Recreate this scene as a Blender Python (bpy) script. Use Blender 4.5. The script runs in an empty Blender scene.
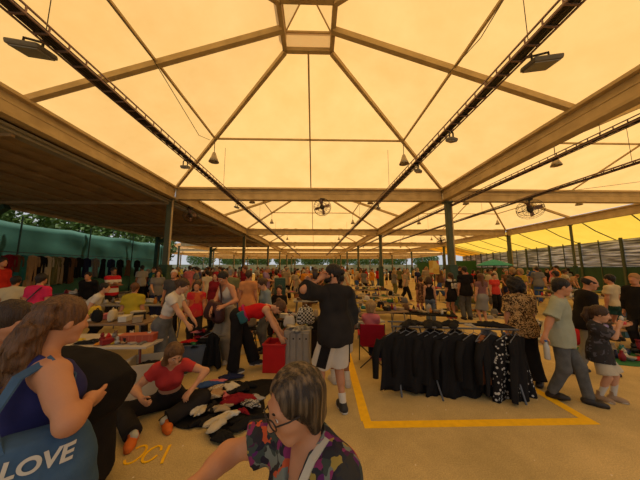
import bpy, bmesh, math, random
import numpy as np
from mathutils import Vector, Matrix, noise as mnoise

# ------------------------------------------------------------------ camera, sky, sun, exposure
SC = bpy.context.scene
COL = SC.collection
cam_d = bpy.data.cameras.new('camera')
cam = bpy.data.objects.new('camera', cam_d)
COL.objects.link(cam)
cam_d.sensor_fit = 'HORIZONTAL'
cam_d.sensor_width = 36.0
cam_d.lens = 235.3 / 640.0 * 36.0
cam_d.clip_start = 0.05
cam_d.clip_end = 400
EYE = 1.75
PITCH, YAW = 0.119, 0.024
cam.location = (0, 0, EYE)
cam.rotation_euler = (math.pi / 2 + PITCH, 0, -YAW)
SC.camera = cam
SC.view_settings.view_transform = 'Standard'
SC.view_settings.look = 'None'
SC.view_settings.gamma = 1.0
SC.view_settings.use_curve_mapping = False
SC.view_settings.exposure = 0.0

world = bpy.data.worlds.new('sky')
SC.world = world
world.use_nodes = True
_n = world.node_tree.nodes
_bg = _n['Background']
_bg.inputs[0].default_value = (0.92, 0.95, 1.0, 1)
_bg.inputs[1].default_value = 0.6
sun_d = bpy.data.lights.new('sun', 'SUN')
sun_d.energy = 3.45
sun_d.angle = 0.02
sun_d.color = (1.0, 0.93, 0.82)
sun = bpy.data.objects.new('sun', sun_d)
COL.objects.link(sun)
sun.rotation_euler = (math.radians(-24), math.radians(10), 0)

# ------------------------------------------------------------------ small helpers
RNG = random.Random(7)


def ray(px, py):
    f = 235.3
    cp, sp = math.cos(PITCH), math.sin(PITCH)
    fw = np.array([math.sin(YAW) * cp, math.cos(YAW) * cp, sp])
    r = np.array([math.cos(YAW), -math.sin(YAW), 0])
    u = np.cross(r, fw)
    return fw + r * (px - 320) / f + u * (240 - py) / f


def ground(px, py, z=0.0):
    d = ray(px, py)
    p = np.array([0, 0, EYE]) + d * (z - EYE) / d[2]
    return Vector(p)


def at(px, py, depth):
    d = ray(px, py)
    return Vector(np.array([0, 0, EYE]) + d * depth / d[1])


MATS = {}


def mat(name, col, rough=0.8, metal=0.0, col2=None, scale=6.0, bump=0.0, bscale=40.0, spec=0.3, pattern='noise', stretch=None,
        contrast=0.5, sheen=0.0, centre=0.5):
    """procedural principled material, colour broken up by an object-space pattern"""
    if name in MATS:
        return MATS[name]
    m = bpy.data.materials.new(name)
    MATS[name] = m
    m.use_nodes = True
    nt = m.node_tree
    b = nt.nodes['Principled BSDF']
    b.inputs['Roughness'].default_value = rough
    b.inputs['Metallic'].default_value = metal
    b.inputs['Specular IOR Level'].default_value = spec
    if sheen:
        b.inputs['Sheen Weight'].default_value = sheen
    tc = nt.nodes.new('ShaderNodeTexCoord')
    c1 = tuple(col) + (1,)
    if col2 is None:
        col2 = tuple(c * 0.82 for c in col)
    c2 = tuple(col2) + (1,)
    if pattern == 'noise':
        t = nt.nodes.new('ShaderNodeTexNoise')
        t.inputs['Scale'].default_value = scale
        t.inputs['Detail'].default_value = 3
        out = t.outputs['Fac']
    elif pattern == 'spots':
        t = nt.nodes.new('ShaderNodeTexVoronoi')
        t.inputs['Scale'].default_value = scale
        out = t.outputs['Distance']
    elif pattern == 'stripes':
        t = nt.nodes.new('ShaderNodeTexWave')
        t.inputs['Scale'].default_value = scale
        t.bands_direction = 'Z'
        out = t.outputs['Fac']
    elif pattern == 'vstripes':
        t = nt.nodes.new('ShaderNodeTexWave')
        t.inputs['Scale'].default_value = scale
        t.bands_direction = 'X'
        out = t.outputs['Fac']
    elif pattern == 'check':
        t = nt.nodes.new('ShaderNodeTexChecker')
        t.inputs['Scale'].default_value = scale
        out = t.outputs['Fac']
    vec = tc.outputs['Object']
    if stretch:
        mp = nt.nodes.new('ShaderNodeMapping')
        mp.inputs['Scale'].default_value = stretch
        nt.links.new(vec, mp.inputs[0])
        vec = mp.outputs[0]
    nt.links.new(vec, t.inputs['Vector'])
    r = nt.nodes.new('ShaderNodeValToRGB')
    r.color_ramp.elements[0].position = centre - contrast / 2
    r.color_ramp.elements[1].position = min(1, centre + contrast / 2)
    r.color_ramp.elements[0].color = c2
    r.color_ramp.elements[1].color = c1
    nt.links.new(out, r.inputs[0])
    nt.links.new(r.outputs[0], b.inputs['Base Color'])
    if bump > 0:
        n2 = nt.nodes.new('ShaderNodeTexNoise')
        n2.inputs['Scale'].default_value = bscale
        n2.inputs['Detail'].default_value = 4
        nt.links.new(vec, n2.inputs['Vector'])
        bp = nt.nodes.new('ShaderNodeBump')
        bp.inputs['Strength'].default_value = bump
        bp.inputs['Distance'].default_value = 0.02
        nt.links.new(n2.outputs['Fac'], bp.inputs['Height'])
        nt.links.new(bp.outputs[0], b.inputs['Normal'])
    return m


def cloth_mat(name, col, col2=None, **k):
    k.setdefault('rough', 0.92)
    k.setdefault('spec', 0.12)
    k.setdefault('bump', 0.35)
    k.setdefault('bscale', 14)
    return mat(name, col, col2=col2, **k)


def multi_mat(name, cols, scale, rough=0.9, vmode='F1'):
    """patchwork print: random cell colours from a constant ramp"""
    if name in MATS:
        return MATS[name]
    m = bpy.data.materials.new(name)
    MATS[name] = m
    m.use_nodes = True
    nt = m.node_tree
    b = nt.nodes['Principled BSDF']
    b.inputs['Roughness'].default_value = rough
    b.inputs['Specular IOR Level'].default_value = 0.12
    tc = nt.nodes.new('ShaderNodeTexCoord')
    nz = nt.nodes.new('ShaderNodeTexNoise')
    nz.inputs['Scale'].default_value = scale * 0.6
    mx = nt.nodes.new('ShaderNodeVectorMath')
    mx.operation = 'MULTIPLY_ADD'
    mx.inputs[1].default_value = (0.12, 0.12, 0.12)
    nt.links.new(tc.outputs['Object'], nz.inputs['Vector'])
    nt.links.new(nz.outputs['Color'], mx.inputs[0])
    nt.links.new(tc.outputs['Object'], mx.inputs[2])
    t = nt.nodes.new('ShaderNodeTexVoronoi')
    t.inputs['Scale'].default_value = scale
    nt.links.new(mx.outputs[0], t.inputs['Vector'])
    sp = nt.nodes.new('ShaderNodeSeparateColor')
    nt.links.new(t.outputs['Color'], sp.inputs[0])
    r = nt.nodes.new('ShaderNodeValToRGB')
    r.color_ramp.interpolation = 'CONSTANT'
    while len(r.color_ramp.elements) < len(cols):
        r.color_ramp.elements.new(0.5)
    for i, c in enumerate(cols):
        e = r.color_ramp.elements[i]
        e.position = i / len(cols)
        e.color = tuple(c) + (1,)
    nt.links.new(sp.outputs[0], r.inputs[0])
    nt.links.new(r.outputs[0], b.inputs['Base Color'])
    return m


def canvas_mat(name, tcol, dcol, tw=0.75):
    if name in MATS:
        return MATS[name]
    m = bpy.data.materials.new(name)
    MATS[name] = m
    m.use_nodes = True
    nt = m.node_tree
    nt.nodes.remove(nt.nodes['Principled BSDF'])
    out = nt.nodes['Material Output']
    tr = nt.nodes.new('ShaderNodeBsdfTranslucent')
    df = nt.nodes.new('ShaderNodeBsdfDiffuse')
    mx = nt.nodes.new('ShaderNodeMixShader')
    mx.inputs[0].default_value = tw
    tc = nt.nodes.new('ShaderNodeTexCoord')
    nz = nt.nodes.new('ShaderNodeTexNoise')
    nz.inputs['Scale'].default_value = 0.9
    nz.inputs['Detail'].default_value = 8
    nz.inputs['Roughness'].default_value = 0.65
    nt.links.new(tc.outputs['Object'], nz.inputs['Vector'])
    r = nt.nodes.new('ShaderNodeValToRGB')
    r.color_ramp.elements[0].position = 0.3
    r.color_ramp.elements[1].position = 0.7
    r.color_ramp.elements[0].color = tuple(c * k for c, k in zip(tcol, (0.9, 0.86, 0.76))) + (1,)
    r.color_ramp.elements[1].color = tuple(tcol) + (1,)
    nt.links.new(nz.outputs['Fac'], r.inputs[0])
    nt.links.new(r.outputs[0], tr.inputs[0])
    df.inputs[0].default_value = tuple(dcol) + (1,)
    nt.links.new(df.outputs[0], mx.inputs[1])
    nt.links.new(tr.outputs[0], mx.inputs[2])
    nt.links.new(mx.outputs[0], out.inputs[0])
    return m


USED = {}
ORD = ['first', 'second', 'third', 'fourth', 'fifth', 'sixth', 'seventh', 'eighth', 'ninth', 'tenth', 'eleventh', 'twelfth']


def tag(o, label, cat, group=None, kind=None):
    o['label'] = label
    o['category'] = cat
    if group:
        o['group'] = group
    if kind:
        o['kind'] = kind
    USED.setdefault(label, []).append(o)
    return o


def link_mesh(name, me, m, parent=None, smooth=False):
    ob = bpy.data.objects.new(name, me)
    COL.objects.link(ob)
    ms = m if isinstance(m, (list, tuple)) else [m]
    for x in ms:
        me.materials.append(x)
    if smooth:
        me.polygons.foreach_set('use_smooth', [True] * len(me.polygons))
    if parent:
        ob.parent = parent
        KIDS.setdefault(parent.name, []).append(ob)
    return ob


def obj(name, bm, m, parent=None, smooth=False):
    me = bpy.data.meshes.new(name)
    bm.to_mesh(me)
    bm.free()
    return link_mesh(name, me, m, parent, smooth)


def empty(name, loc=(0, 0, 0), rz=0.0):
    o = bpy.data.objects.new(name, None)
    COL.objects.link(o)
    o.empty_display_size = 0.1
    o.location = loc
    o.rotation_euler = (0, 0, rz)
    return o


KIDS = {}


def kids(o):
    return KIDS.get(o.name, [])



def copy_tree(o, parent=None, mats=None):
    c = o.copy()
    COL.objects.link(c)
    c.parent = parent
    KIDS[c.name] = []
    for ch in kids(o):
        KIDS[c.name].append(copy_tree(ch, c))
    return c


def set_mat(o, m):
    """give this one object its own material, the mesh stays shared"""
    if o.material_slots:
        o.material_slots[0].link = 'OBJECT'
        o.material_slots[0].material = m


def box(bm, c, s, rz=0.0, R=None, bev=0.0):
    """box of full size s centred on c"""
    M = Matrix.Translation(Vector(c))
    if R is not None:
        M = M @ R.to_4x4()
    if rz:
        M = M @ Matrix.Rotation(rz, 4, 'Z')
    M = M @ Matrix.Diagonal((s[0], s[1], s[2], 1))
    r = bmesh.ops.create_cube(bm, size=1.0, matrix=M)
    if bev > 0:
        ed = list({e for v in r['verts'] for e in v.link_edges})
        bmesh.ops.bevel(bm, geom=ed, offset=bev, segments=2, affect='EDGES', profile=0.6)
    return r


def tube(bm, pts, r, n=8, cap=True, closed=False):
    """round bar swept along a polyline; r may be a list"""
    pts = [Vector(p) for p in pts]
    k = len(pts)
    rs = r if isinstance(r, (list, tuple)) else [r] * k
    rings = []
    up = None
    for i, p in enumerate(pts):
        if closed:
            d = pts[(i + 1) % k] - pts[i - 1]
        else:
            d = pts[min(i + 1, k - 1)] - pts[max(i - 1, 0)]
        d.normalize()
        if up is None:
            up = Vector((0, 0, 1)) if abs(d.z) < 0.9 else Vector((0, 1, 0))
        a = d.cross(up)
        if a.length < 1e-4:
            a = d.cross(Vector((1, 0.1, 0)))
        a.normalize()
        up = a.cross(d).normalized()
        b = up
        rings.append([bm.verts.new(p + (a * math.cos(t) + b * math.sin(t)) * rs[i]) for t in
                      [2 * math.pi * j / n for j in range(n)]])
    rng = range(k) if closed else range(k - 1)
    for i in rng:
        A, B = rings[i], rings[(i + 1) % k]
        for j in range(n):
            bm.faces.new((A[j], A[(j + 1) % n], B[(j + 1) % n], B[j]))
    if cap and not closed:
        bm.faces.new(rings[0][::-1])
        bm.faces.new(rings[-1])


def lathe(bm, prof, c=(0, 0, 0), n=16, M=None):
    """surface of revolution about z of (radius, height) pairs"""
    rings = []
    for r, z in prof:
        ring = []
        for j in range(n):
            t = 2 * math.pi * j / n
            v = Vector((r * math.cos(t), r * math.sin(t), z))
            if M is not None:
                v = M @ v
            ring.append(bm.verts.new(v + Vector(c)))
        rings.append(ring)
    for A, B in zip(rings, rings[1:]):
        for j in range(n):
            bm.faces.new((A[j], A[(j + 1) % n], B[(j + 1) % n], B[j]))
    if prof[0][0] > 1e-3:
        bm.faces.new(rings[0][::-1])
    if prof[-1][0] > 1e-3:
        bm.faces.new(rings[-1])


# ------------------------------------------------------------------ implicit surfaces for bodies, clothes and hair
def rc(a, b, ra, rb, k=0.02, cuts=(), op='+'):
    return ('rc', np.array(a, float), np.array(b, float), ra, rb, k, cuts, op)


def el(c, R, rad, k=0.02, cuts=(), op='+'):
    """ellipsoid; the columns of R are its axes"""
    return ('el', np.array(c, float), np.array(R, float), np.array(rad, float), None, k, cuts, op)


def field(prims, h, cuts=(), noise=0.0, seed=0, nfreq=9.0, marg=0.06):
    lo = np.full(3, 1e9)
    hi = -lo
    bb = []
    for p in prims:
        if p[0] == 'rc':
            l = np.minimum(p[1] - p[3], p[2] - p[4])
            u = np.maximum(p[1] + p[3], p[2] + p[4])
        else:
            e = np.sqrt(((p[2] * p[3][None, :]) ** 2).sum(1))
            l, u = p[1] - e, p[1] + e
        bb.append((l, u))
        if p[7] == '+':
            lo, hi = np.minimum(lo, l), np.maximum(hi, u)
    lo = lo - 3 * h - noise
    hi = hi + 3 * h + noise
    n = np.ceil((hi - lo) / h).astype(int) + 1
    ax = [(lo[i] + h * np.arange(n[i])).astype(np.float32) for i in range(3)]
    D = np.full(n, 10.0, np.float32)
    m = marg + h
    for p, (l, u) in zip(prims, bb):
        i0 = np.clip(np.floor((l - m - lo) / h).astype(int), 0, n)
        i1 = np.clip(np.ceil((u + m - lo) / h).astype(int) + 1, 0, n)
        if (i1 <= i0).any():
            continue
        X = ax[0][i0[0]:i1[0], None, None]
        Y = ax[1][None, i0[1]:i1[1], None]
        Z = ax[2][None, None, i0[2]:i1[2]]
        if p[0] == 'rc':
            a, b, ra, rb = p[1:5]
            d = b - a
            L2 = float(d @ d) + 1e-9
            t = ((X - a[0]) * d[0] + (Y - a[1]) * d[1] + (Z - a[2]) * d[2]) / L2
            t = np.clip(t, 0, 1)
            q = np.sqrt((X - a[0] - t * d[0]) ** 2 + (Y - a[1] - t * d[1]) ** 2 + (Z - a[2] - t * d[2]) ** 2)
            v = q - (ra + (rb - ra) * t)
        else:
            c, R, rad = p[1], p[2], p[3]
            x = [((X - c[0]) * R[0, j] + (Y - c[1]) * R[1, j] + (Z - c[2]) * R[2, j]) / rad[j] for j in range(3)]
            k0 = np.sqrt(x[0] ** 2 + x[1] ** 2 + x[2] ** 2)
            k1 = np.sqrt((x[0] / rad[0]) ** 2 + (x[1] / rad[1]) ** 2 + (x[2] / rad[2]) ** 2) + 1e-6
            v = k0 * (k0 - 1) / k1
        for (pt, nn) in p[6]:
            v = np.maximum(v, (X - pt[0]) * nn[0] + (Y - pt[1]) * nn[1] + (Z - pt[2]) * nn[2])
        S = D[i0[0]:i1[0], i0[1]:i1[1], i0[2]:i1[2]]
        k = p[5]
        if p[7] == '+':
            if k > 0:
                hh = np.maximum(k - np.abs(S - v), 0) / k
                S[...] = np.minimum(S, v) - hh * hh * k * 0.25
            else:
                S[...] = np.minimum(S, v)
        else:
            if k > 0:
                hh = np.maximum(k - np.abs(S + v), 0) / k
                S[...] = np.maximum(S, -v) + hh * hh * k * 0.25
            else:
                S[...] = np.maximum(S, -v)
    X, Y, Z = ax[0][:, None, None], ax[1][None, :, None], ax[2][None, None, :]
    if noise:
        r = np.random.RandomState(seed)
        acc = 0
        for j in range(5):
            w = r.normal(size=3)
            w /= np.linalg.norm(w)
            w *= nfreq * (1 + j * 0.6) * (1.0 + r.rand())
            ph = r.rand() * 6.28
            acc = acc + np.sin(w[0] * X + ph + 0.9 * np.sin(w[1] * Y * 0.8 + w[2] * Z * 0.6)
                               + w[1] * Y + w[2] * 0.45 * Z) / (1 + j * 0.5)
        D = D + (noise * 0.45) * acc.astype(np.float32)
    for (pt, nn) in cuts:
        D = np.maximum(D, (X - pt[0]) * nn[0] + (Y - pt[1]) * nn[1] + (Z - pt[2]) * nn[2])
    return D, lo, h


def surface(D, lo, h):
    """naive surface nets"""
    ins = D < 0
    c8 = [ins[dx:ins.shape[0] - 1 + dx, dy:ins.shape[1] - 1 + dy, dz:ins.shape[2] - 1 + dz]
          for dx in (0, 1) for dy in (0, 1) for dz in (0, 1)]
    s = np.zeros(c8[0].shape, np.uint8)
    for c in c8:
        s += c
    mixed = (s > 0) & (s < 8)
    idx = np.full(mixed.shape, -1, np.int64)
    ci = np.argwhere(mixed)
    idx[mixed] = np.arange(len(ci))
    offs = np.array([(dx, dy, dz) for dx in (0, 1) for dy in (0, 1) for dz in (0, 1)])
    vals = np.stack([D[ci[:, 0] + o[0], ci[:, 1] + o[1], ci[:, 2] + o[2]] for o in offs], 1)
    acc = np.zeros((len(ci), 3))
    cnt = np.zeros(len(ci))
    for a in range(8):
        for b in range(a + 1, 8):
            if np.abs(offs[a] - offs[b]).sum() != 1:
                continue
            va, vb = vals[:, a], vals[:, b]
            cr = (va < 0) != (vb < 0)
            den = np.where(cr, va - vb, 1)
            t = np.clip(va / den, 0, 1)
            pt = offs[a] + (offs[b] - offs[a])[None, :] * t[:, None]
            acc += np.where(cr[:, None], pt, 0)
            cnt += cr
    V = (ci + acc / np.maximum(cnt, 1)[:, None]) * h + lo
    F = []
    for axis in range(3):
        sl0 = [slice(None)] * 3
        sl1 = [slice(None)] * 3
        sl0[axis] = slice(0, -1)
        sl1[axis] = slice(1, None)
        a, b = ins[tuple(sl0)], ins[tuple(sl1)]
        e = np.argwhere(a != b)
        u, w = [(1, 2), (2, 0), (0, 1)][axis]
        e = e[(e[:, u] > 0) & (e[:, w] > 0)]
        if len(e) == 0:
            continue
        fl = a[e[:, 0], e[:, 1], e[:, 2]]

        def cell(du, dw):
            q = e.copy()
            q[:, u] -= du
            q[:, w] -= dw
            q = np.minimum(q, np.array(idx.shape) - 1)
            return idx[q[:, 0], q[:, 1], q[:, 2]]
        q = np.stack([cell(1, 1), cell(0, 1), cell(0, 0), cell(1, 0)], 1)
        q[~fl] = q[~fl][:, ::-1]
        q = q[(q >= 0).all(1)]
        F.append(q)
    return V, np.concatenate(F) if F else np.zeros((0, 4), int)


def sdf_mesh(name, prims, h, cuts=(), noise=0.0, seed=0, nfreq=9.0):
    D, lo, h = field(prims, h, cuts, noise, seed, nfreq)
    V, F = surface(D, lo, h)
    me = bpy.data.meshes.new(name)
    me.vertices.add(len(V))
    me.vertices.foreach_set('co', V.astype(np.float32).ravel())
    me.loops.add(F.size)
    me.loops.foreach_set('vertex_index', F.astype(np.int32).ravel())
    me.polygons.add(len(F))
    me.polygons.foreach_set('loop_start', np.arange(0, F.size, 4, dtype=np.int32))
    me.update(calc_edges=True)
    me.validate()
    me.polygons.foreach_set('use_smooth', np.ones(len(me.polygons), bool))
    return me

# ------------------------------------------------------------------ people
def V3(*a):
    return np.array(a, float)


def RX(a):
    """lean forward by a: +z goes towards +y"""
    c, s = math.cos(a), math.sin(a)
    return np.array([[1, 0, 0], [0, c, s], [0, -s, c]])


def RZ(a):
    c, s = math.cos(a), math.sin(a)
    return np.array([[c, -s, 0], [s, c, 0], [0, 0, 1]])


def RY(a):
    c, s = math.cos(a), math.sin(a)
    return np.array([[c, 0, s], [0, 1, 0], [-s, 0, c]])


def unit(v):
    return v / (np.linalg.norm(v) + 1e-9)


def ik(a, t, l1, l2, pole):
    d = t - a
    L = np.linalg.norm(d)
    L2 = min(max(L, abs(l1 - l2) + 0.02), (l1 + l2) * 0.999)
    u = d / (L + 1e-9)
    e = a + u * L2
    x = (l1 * l1 - l2 * l2 + L2 * L2) / (2 * L2)
    hgt = math.sqrt(max(l1 * l1 - x * x, 0))
    p = pole - u * (pole @ u)
    return a + u * x + unit(p) * hgt, e


def hand(w, d, n, side, s, curl, fine):
    """palm, four unequal fingers and a thumb; d along the hand, n out of the palm"""
    d = unit(d)
    n = unit(n - d * (n @ d))
    c = np.cross(d, n) * side
    P = [rc(w - d * 0.02 * s, w + d * 0.03 * s, 0.026 * s, 0.027 * s, 0.02),
         el(w + d * 0.052 * s, np.stack([c, d, n], 1), (0.041 * s, 0.05 * s, 0.0165 * s), 0.02)]
    if not fine:
        P.append(rc(w + d * 0.08 * s, w + d * 0.13 * s + n * 0.05 * s * curl, 0.026 * s, 0.018 * s, 0.02))
        P.append(rc(w + d * 0.03 * s + c * 0.02 * s, w + d * 0.08 * s + c * 0.05 * s + n * 0.02 * s, 0.014 * s, 0.011 * s, 0.015))
        return P
    for o, L in ((0.030, 0.070), (0.010, 0.080), (-0.011, 0.074), (-0.030, 0.058)):
        p = w + d * (0.088 - abs(o - 0.008) * 0.25) * s + c * o * s
        ang = 0.15 + 0.35 * curl
        for j, f in enumerate((0.45, 0.31, 0.24)):
            dd = d * math.cos(ang) + n * math.sin(ang) + c * o * 2.0 * (1 - curl)
            q = p + unit(dd) * L * f * s
            P.append(rc(p, q, (0.0098 - 0.0008 * j) * s, (0.0092 - 0.001 * j) * s, 0.006))
            p = q
            ang += 0.25 + 0.75 * curl
    p = w + d * 0.025 * s + c * 0.026 * s
    for j, L in enumerate((0.042, 0.034, 0.028)):
        dd = d * (0.72 + 0.2 * j) + c * (0.7 - 0.42 * j * curl - 0.1 * j) + n * (0.25 + 0.3 * curl * j)
        q = p + unit(dd) * L * s
        P.append(rc(p, q, (0.0125 - 0.0015 * j) * s, (0.011 - 0.0015 * j) * s, 0.008))
        p = q
    return P


def skeleton(S):
    """joint positions in the person's own frame: facing +y, right hand at +x, ground at z = 0"""
    K = {}
    s = S['H'] / 1.75
    g = S.get('girth', 1.0)
    fem = S.get('fem', False)
    K['s'], K['g'], K['fem'] = s, g, fem
    lean, bend, twist = [math.radians(S.get(k, 0)) for k in ('lean', 'bend', 'twist')]
    side = math.radians(S.get('side', 0))
    pz = S.get('pelvis', 0.955 * s)
    P = V3(0, S.get('py', 0.0), pz)
    Rp = RY(side) @ RX(lean)
    Rc = RZ(twist) @ RY(side) @ RX(lean + bend)
    Rw = RY(side) @ RX(lean + bend * 0.5)
    W = P + Rp @ V3(0, 0, 0.14 * s)
    C = W + Rw @ V3(0, 0, 0.15 * s) + Rc @ V3(0, 0, 0.07 * s)
    N = C + Rc @ V3(0, -0.015 * s, 0.185 * s)
    hp, hy = S.get('head', (0, 0))
    hr = math.radians(S.get('tilt', 0))
    Rh = RZ(math.radians(hy)) @ RY(hr) @ RX(math.radians(hp))
    up = unit(Rc @ V3(0, 0.25, 1) * 0.55 + Rh @ V3(0, 0, 1) * 0.45)
    HB = N + up * 0.075 * s
    hs = s ** 0.5 * S.get('hs', 1.0)
    HC = HB + Rh @ V3(0, 0.018, 0.105) * hs
    sw = (0.158 if fem else 0.175) * s * (0.75 + 0.25 * g)
    for sd, k in ((1, 'R'), (-1, 'L')):
        K['S' + k] = N + Rc @ V3(sd * sw, 0, -0.06 * s)
        K['H' + k] = P + Rp @ V3(sd * 0.088 * s, 0, -0.035 * s)
    K.update(P=P, Rp=Rp, Rc=Rc, Rw=Rw, W=W, C=C, N=N, Rh=Rh, HC=HC, HB=HB, hs=hs, sw=sw)
    return K


def limbs(K, S, M):
    s = K['s']
    inv = M.inverted()
    for sd, k in ((1, 'R'), (-1, 'L')):
        t = S.get('hand' + k)
        if t is None:
            t = V3(sd * (K['sw'] + 0.06 * s), 0.03, K['S' + k][2] - 0.535 * s)
        elif len(t) == 4:          # a point of the place
            t = np.array(inv @ Vector(t[:3]))
        else:
            t = np.array(t, float) * s
        pole = S.get('elbow' + k, (sd * 0.5, -0.8, -0.3))
        if len(pole) == 4:         # the elbow's own place
            pole = np.array(inv @ Vector(pole[:3])) - (K['S' + k] + t) / 2
        pole = np.array(pole, float)
        K['E' + k], K['Wr' + k] = ik(K['S' + k], t, 0.285 * s, 0.255 * s, pole)
        fd = unit(K['Wr' + k] - K['E' + k])
        K['hd' + k] = unit(fd + np.array(S.get('hdir' + k, (0, 0, 0)), float))
        K['hn' + k] = np.array(S.get('palm' + k, (-sd * 1.0, 0.25, 0)), float)
        f = S.get('foot' + k, (sd * 0.10, 0.0, 0.0))
        yawf = math.radians(S.get('toe' + k, -sd * 8))
        pf = math.radians(S.get('heel' + k, 0))       # heel lifted
        ank = V3(f[0] * s, f[1] * s, f[2] * s + 0.085 * s)
        kp = np.array(S.get('knee' + k, (sd * 0.12, 1, 0.1)), float)
        K['K' + k], K['A' + k] = ik(K['H' + k], ank, 0.445 * s, 0.425 * s, kp)
        K['Rf' + k] = RZ(yawf) @ RX(pf) if 'foot_up' + k not in S else RZ(yawf) @ RX(math.radians(S['foot_up' + k]))
    return K


def torso_prims(K, t=0.0, arms=False, low=True, strap=False):
    s, g, fem = K['s'], K['g'], K['fem']
    P, W, C, N = K['P'], K['W'], K['C'], K['N']
    Rp, Rc, Rw = K['Rp'], K['Rc'], K['Rw']
    wg = 0.35 + 0.65 * g
    L = []
    hipw = 0.172 if fem else 0.158
    if low:
        L += [el(P + Rp @ V3(0, -0.005, 0) * s, Rp, (hipw * s * wg + t, 0.118 * s * g + t, 0.125 * s + t), 0.05)]
        for sd in (1, -1):
            L.append(rc(P + Rp @ V3(sd * 0.075, -0.055 * g, -0.04) * s, P + Rp @ V3(sd * 0.07, -0.045, 0.0) * s,
                        0.088 * s * wg + t, 0.085 * s * wg + t, 0.05))
    L.append(el(W + Rw @ V3(0, 0.01 * g + max(g - 1.1, 0) * 0.12, 0) * s, Rw,
                ((0.128 if fem else 0.14) * s * g + t, 0.098 * s * g + t + max(g - 1.1, 0) * 0.05, 0.16 * s + t), 0.06))
    L.append(el(C + Rc @ V3(0, 0.005, -0.01) * s, Rc, ((0.142 if fem else 0.158) * s * wg + t, 0.106 * s * wg + t, 0.17 * s + t), 0.06))
    if not strap:
        L.append(rc(K['SL'], K['SR'], 0.058 * s * wg + t, 0.058 * s * wg + t, 0.06))
        for sd in (1, -1):
            L.append(rc(N + Rc @ V3(sd * 0.03, -0.01, 0.0) * s, N + Rc @ V3(sd * 0.13, -0.01, -0.045) * s, 0.044 * s + t, 0.047 * s + t, 0.05))
    else:
        for sd in (1, -1):
            L.append(rc(N + Rc @ V3(sd * 0.075, 0.0, -0.02) * s, C + Rc @ V3(sd * 0.08, 0.02, 0.04) * s, 0.05 * s + t, 0.08 * s + t, 0.05))
    if fem:
        for sd in (1, -1):
            L.append(el(C + Rc @ V3(sd * 0.072, 0.075 * wg, -0.005) * s, Rc, (0.066 * s * wg + t, 0.062 * s * wg + t, 0.066 * s * wg + t), 0.045))
    return L


def head_prims(K, fine=True):
    R, c, h = K['Rh'], K['HC'], K['hs']

    def q(*a):
        return c + R @ V3(*a) * h
    L = [el(q(0, -0.014, 0.030), R, V3(0.0755, 0.095, 0.089) * h, 0.02),
         el(q(0, 0.022, -0.035), R, V3(0.060, 0.068, 0.078) * h, 0.04),
         rc(q(-0.025, 0.058, -0.092), q(0.025, 0.058, -0.092), 0.022 * h, 0.022 * h, 0.03)]
    if fine:
        L += [el(q(0.031, 0.100, 0.004), R, V3(0.020, 0.017, 0.013) * h, 0.014, (), '-'),
              el(q(-0.031, 0.100, 0.004), R, V3(0.020, 0.017, 0.013) * h, 0.014, (), '-'),
              rc(q(-0.040, 0.078, 0.024), q(0.040, 0.078, 0.024), 0.012 * h, 0.012 * h, 0.02),
              rc(q(0.038, 0.062, -0.025), q(0.045, 0.045, -0.03), 0.022 * h, 0.02 * h, 0.03),
              rc(q(-0.038, 0.062, -0.025), q(-0.045, 0.045, -0.03), 0.022 * h, 0.02 * h, 0.03),
              rc(q(-0.018, 0.083, -0.058), q(0.018, 0.083, -0.058), 0.0105 * h, 0.0105 * h, 0.008),
              rc(q(-0.015, 0.081, -0.071), q(0.015, 0.081, -0.071), 0.0105 * h, 0.0105 * h, 0.006)]
    L += [rc(q(0, 0.086, 0.012), q(0, 0.107, -0.030), 0.0095 * h, 0.0145 * h, 0.014)]
    for sd in (1, -1):
        L.append(el(q(sd * 0.077, -0.008, -0.008), R @ RZ(sd * -0.35), V3(0.011, 0.020, 0.032) * h, 0.008))
    return L


def arm_prims(K, k, t0=0.0, fine=True):
    s, wg = K['s'], 0.4 + 0.6 * K['g']
    a, e, w = K['S' + k], K['E' + k], K['Wr' + k]
    L = [rc(a, e, 0.051 * s * wg, 0.040 * s * wg, 0.03),
         rc(a + (e - a) * 0.3, a + (e - a) * 0.55, 0.048 * s * wg, 0.046 * s * wg, 0.03),
         rc(e, w, 0.040 * s * wg, 0.0255 * s, 0.03),
         rc(e + (w - e) * 0.15, e + (w - e) * 0.4, 0.042 * s * wg, 0.037 * s * wg, 0.03)]
    return L


def leg_prims(K, k):
    s, wg = K['s'], 0.4 + 0.6 * K['g']
    h, kn, a = K['H' + k], K['K' + k], K['A' + k]
    back = unit(np.cross(unit(a - kn), V3(1, 0, 0)))
    if back @ V3(0, -1, 0) < 0:
        back = -back
    L = [rc(h, kn, 0.086 * s * wg, 0.054 * s * wg, 0.04),
         rc(kn, a, 0.052 * s * wg, 0.034 * s, 0.03),
         rc(kn + (a - kn) * 0.18 + back * 0.014 * s, kn + (a - kn) * 0.42 + back * 0.016 * s, 0.048 * s * wg, 0.044 * s * wg, 0.04)]
    R = K['Rf' + k]
    L.append(rc(a + R @ V3(0, -0.03, -0.045) * s, a + R @ V3(0, 0.10, -0.055) * s, 0.034 * s, 0.028 * s, 0.03))
    L.append(rc(a + R @ V3(0, 0.09, -0.055) * s, a + R @ V3(0.0, 0.15, -0.06) * s, 0.034 * s, 0.024 * s, 0.03))
    return L


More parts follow.
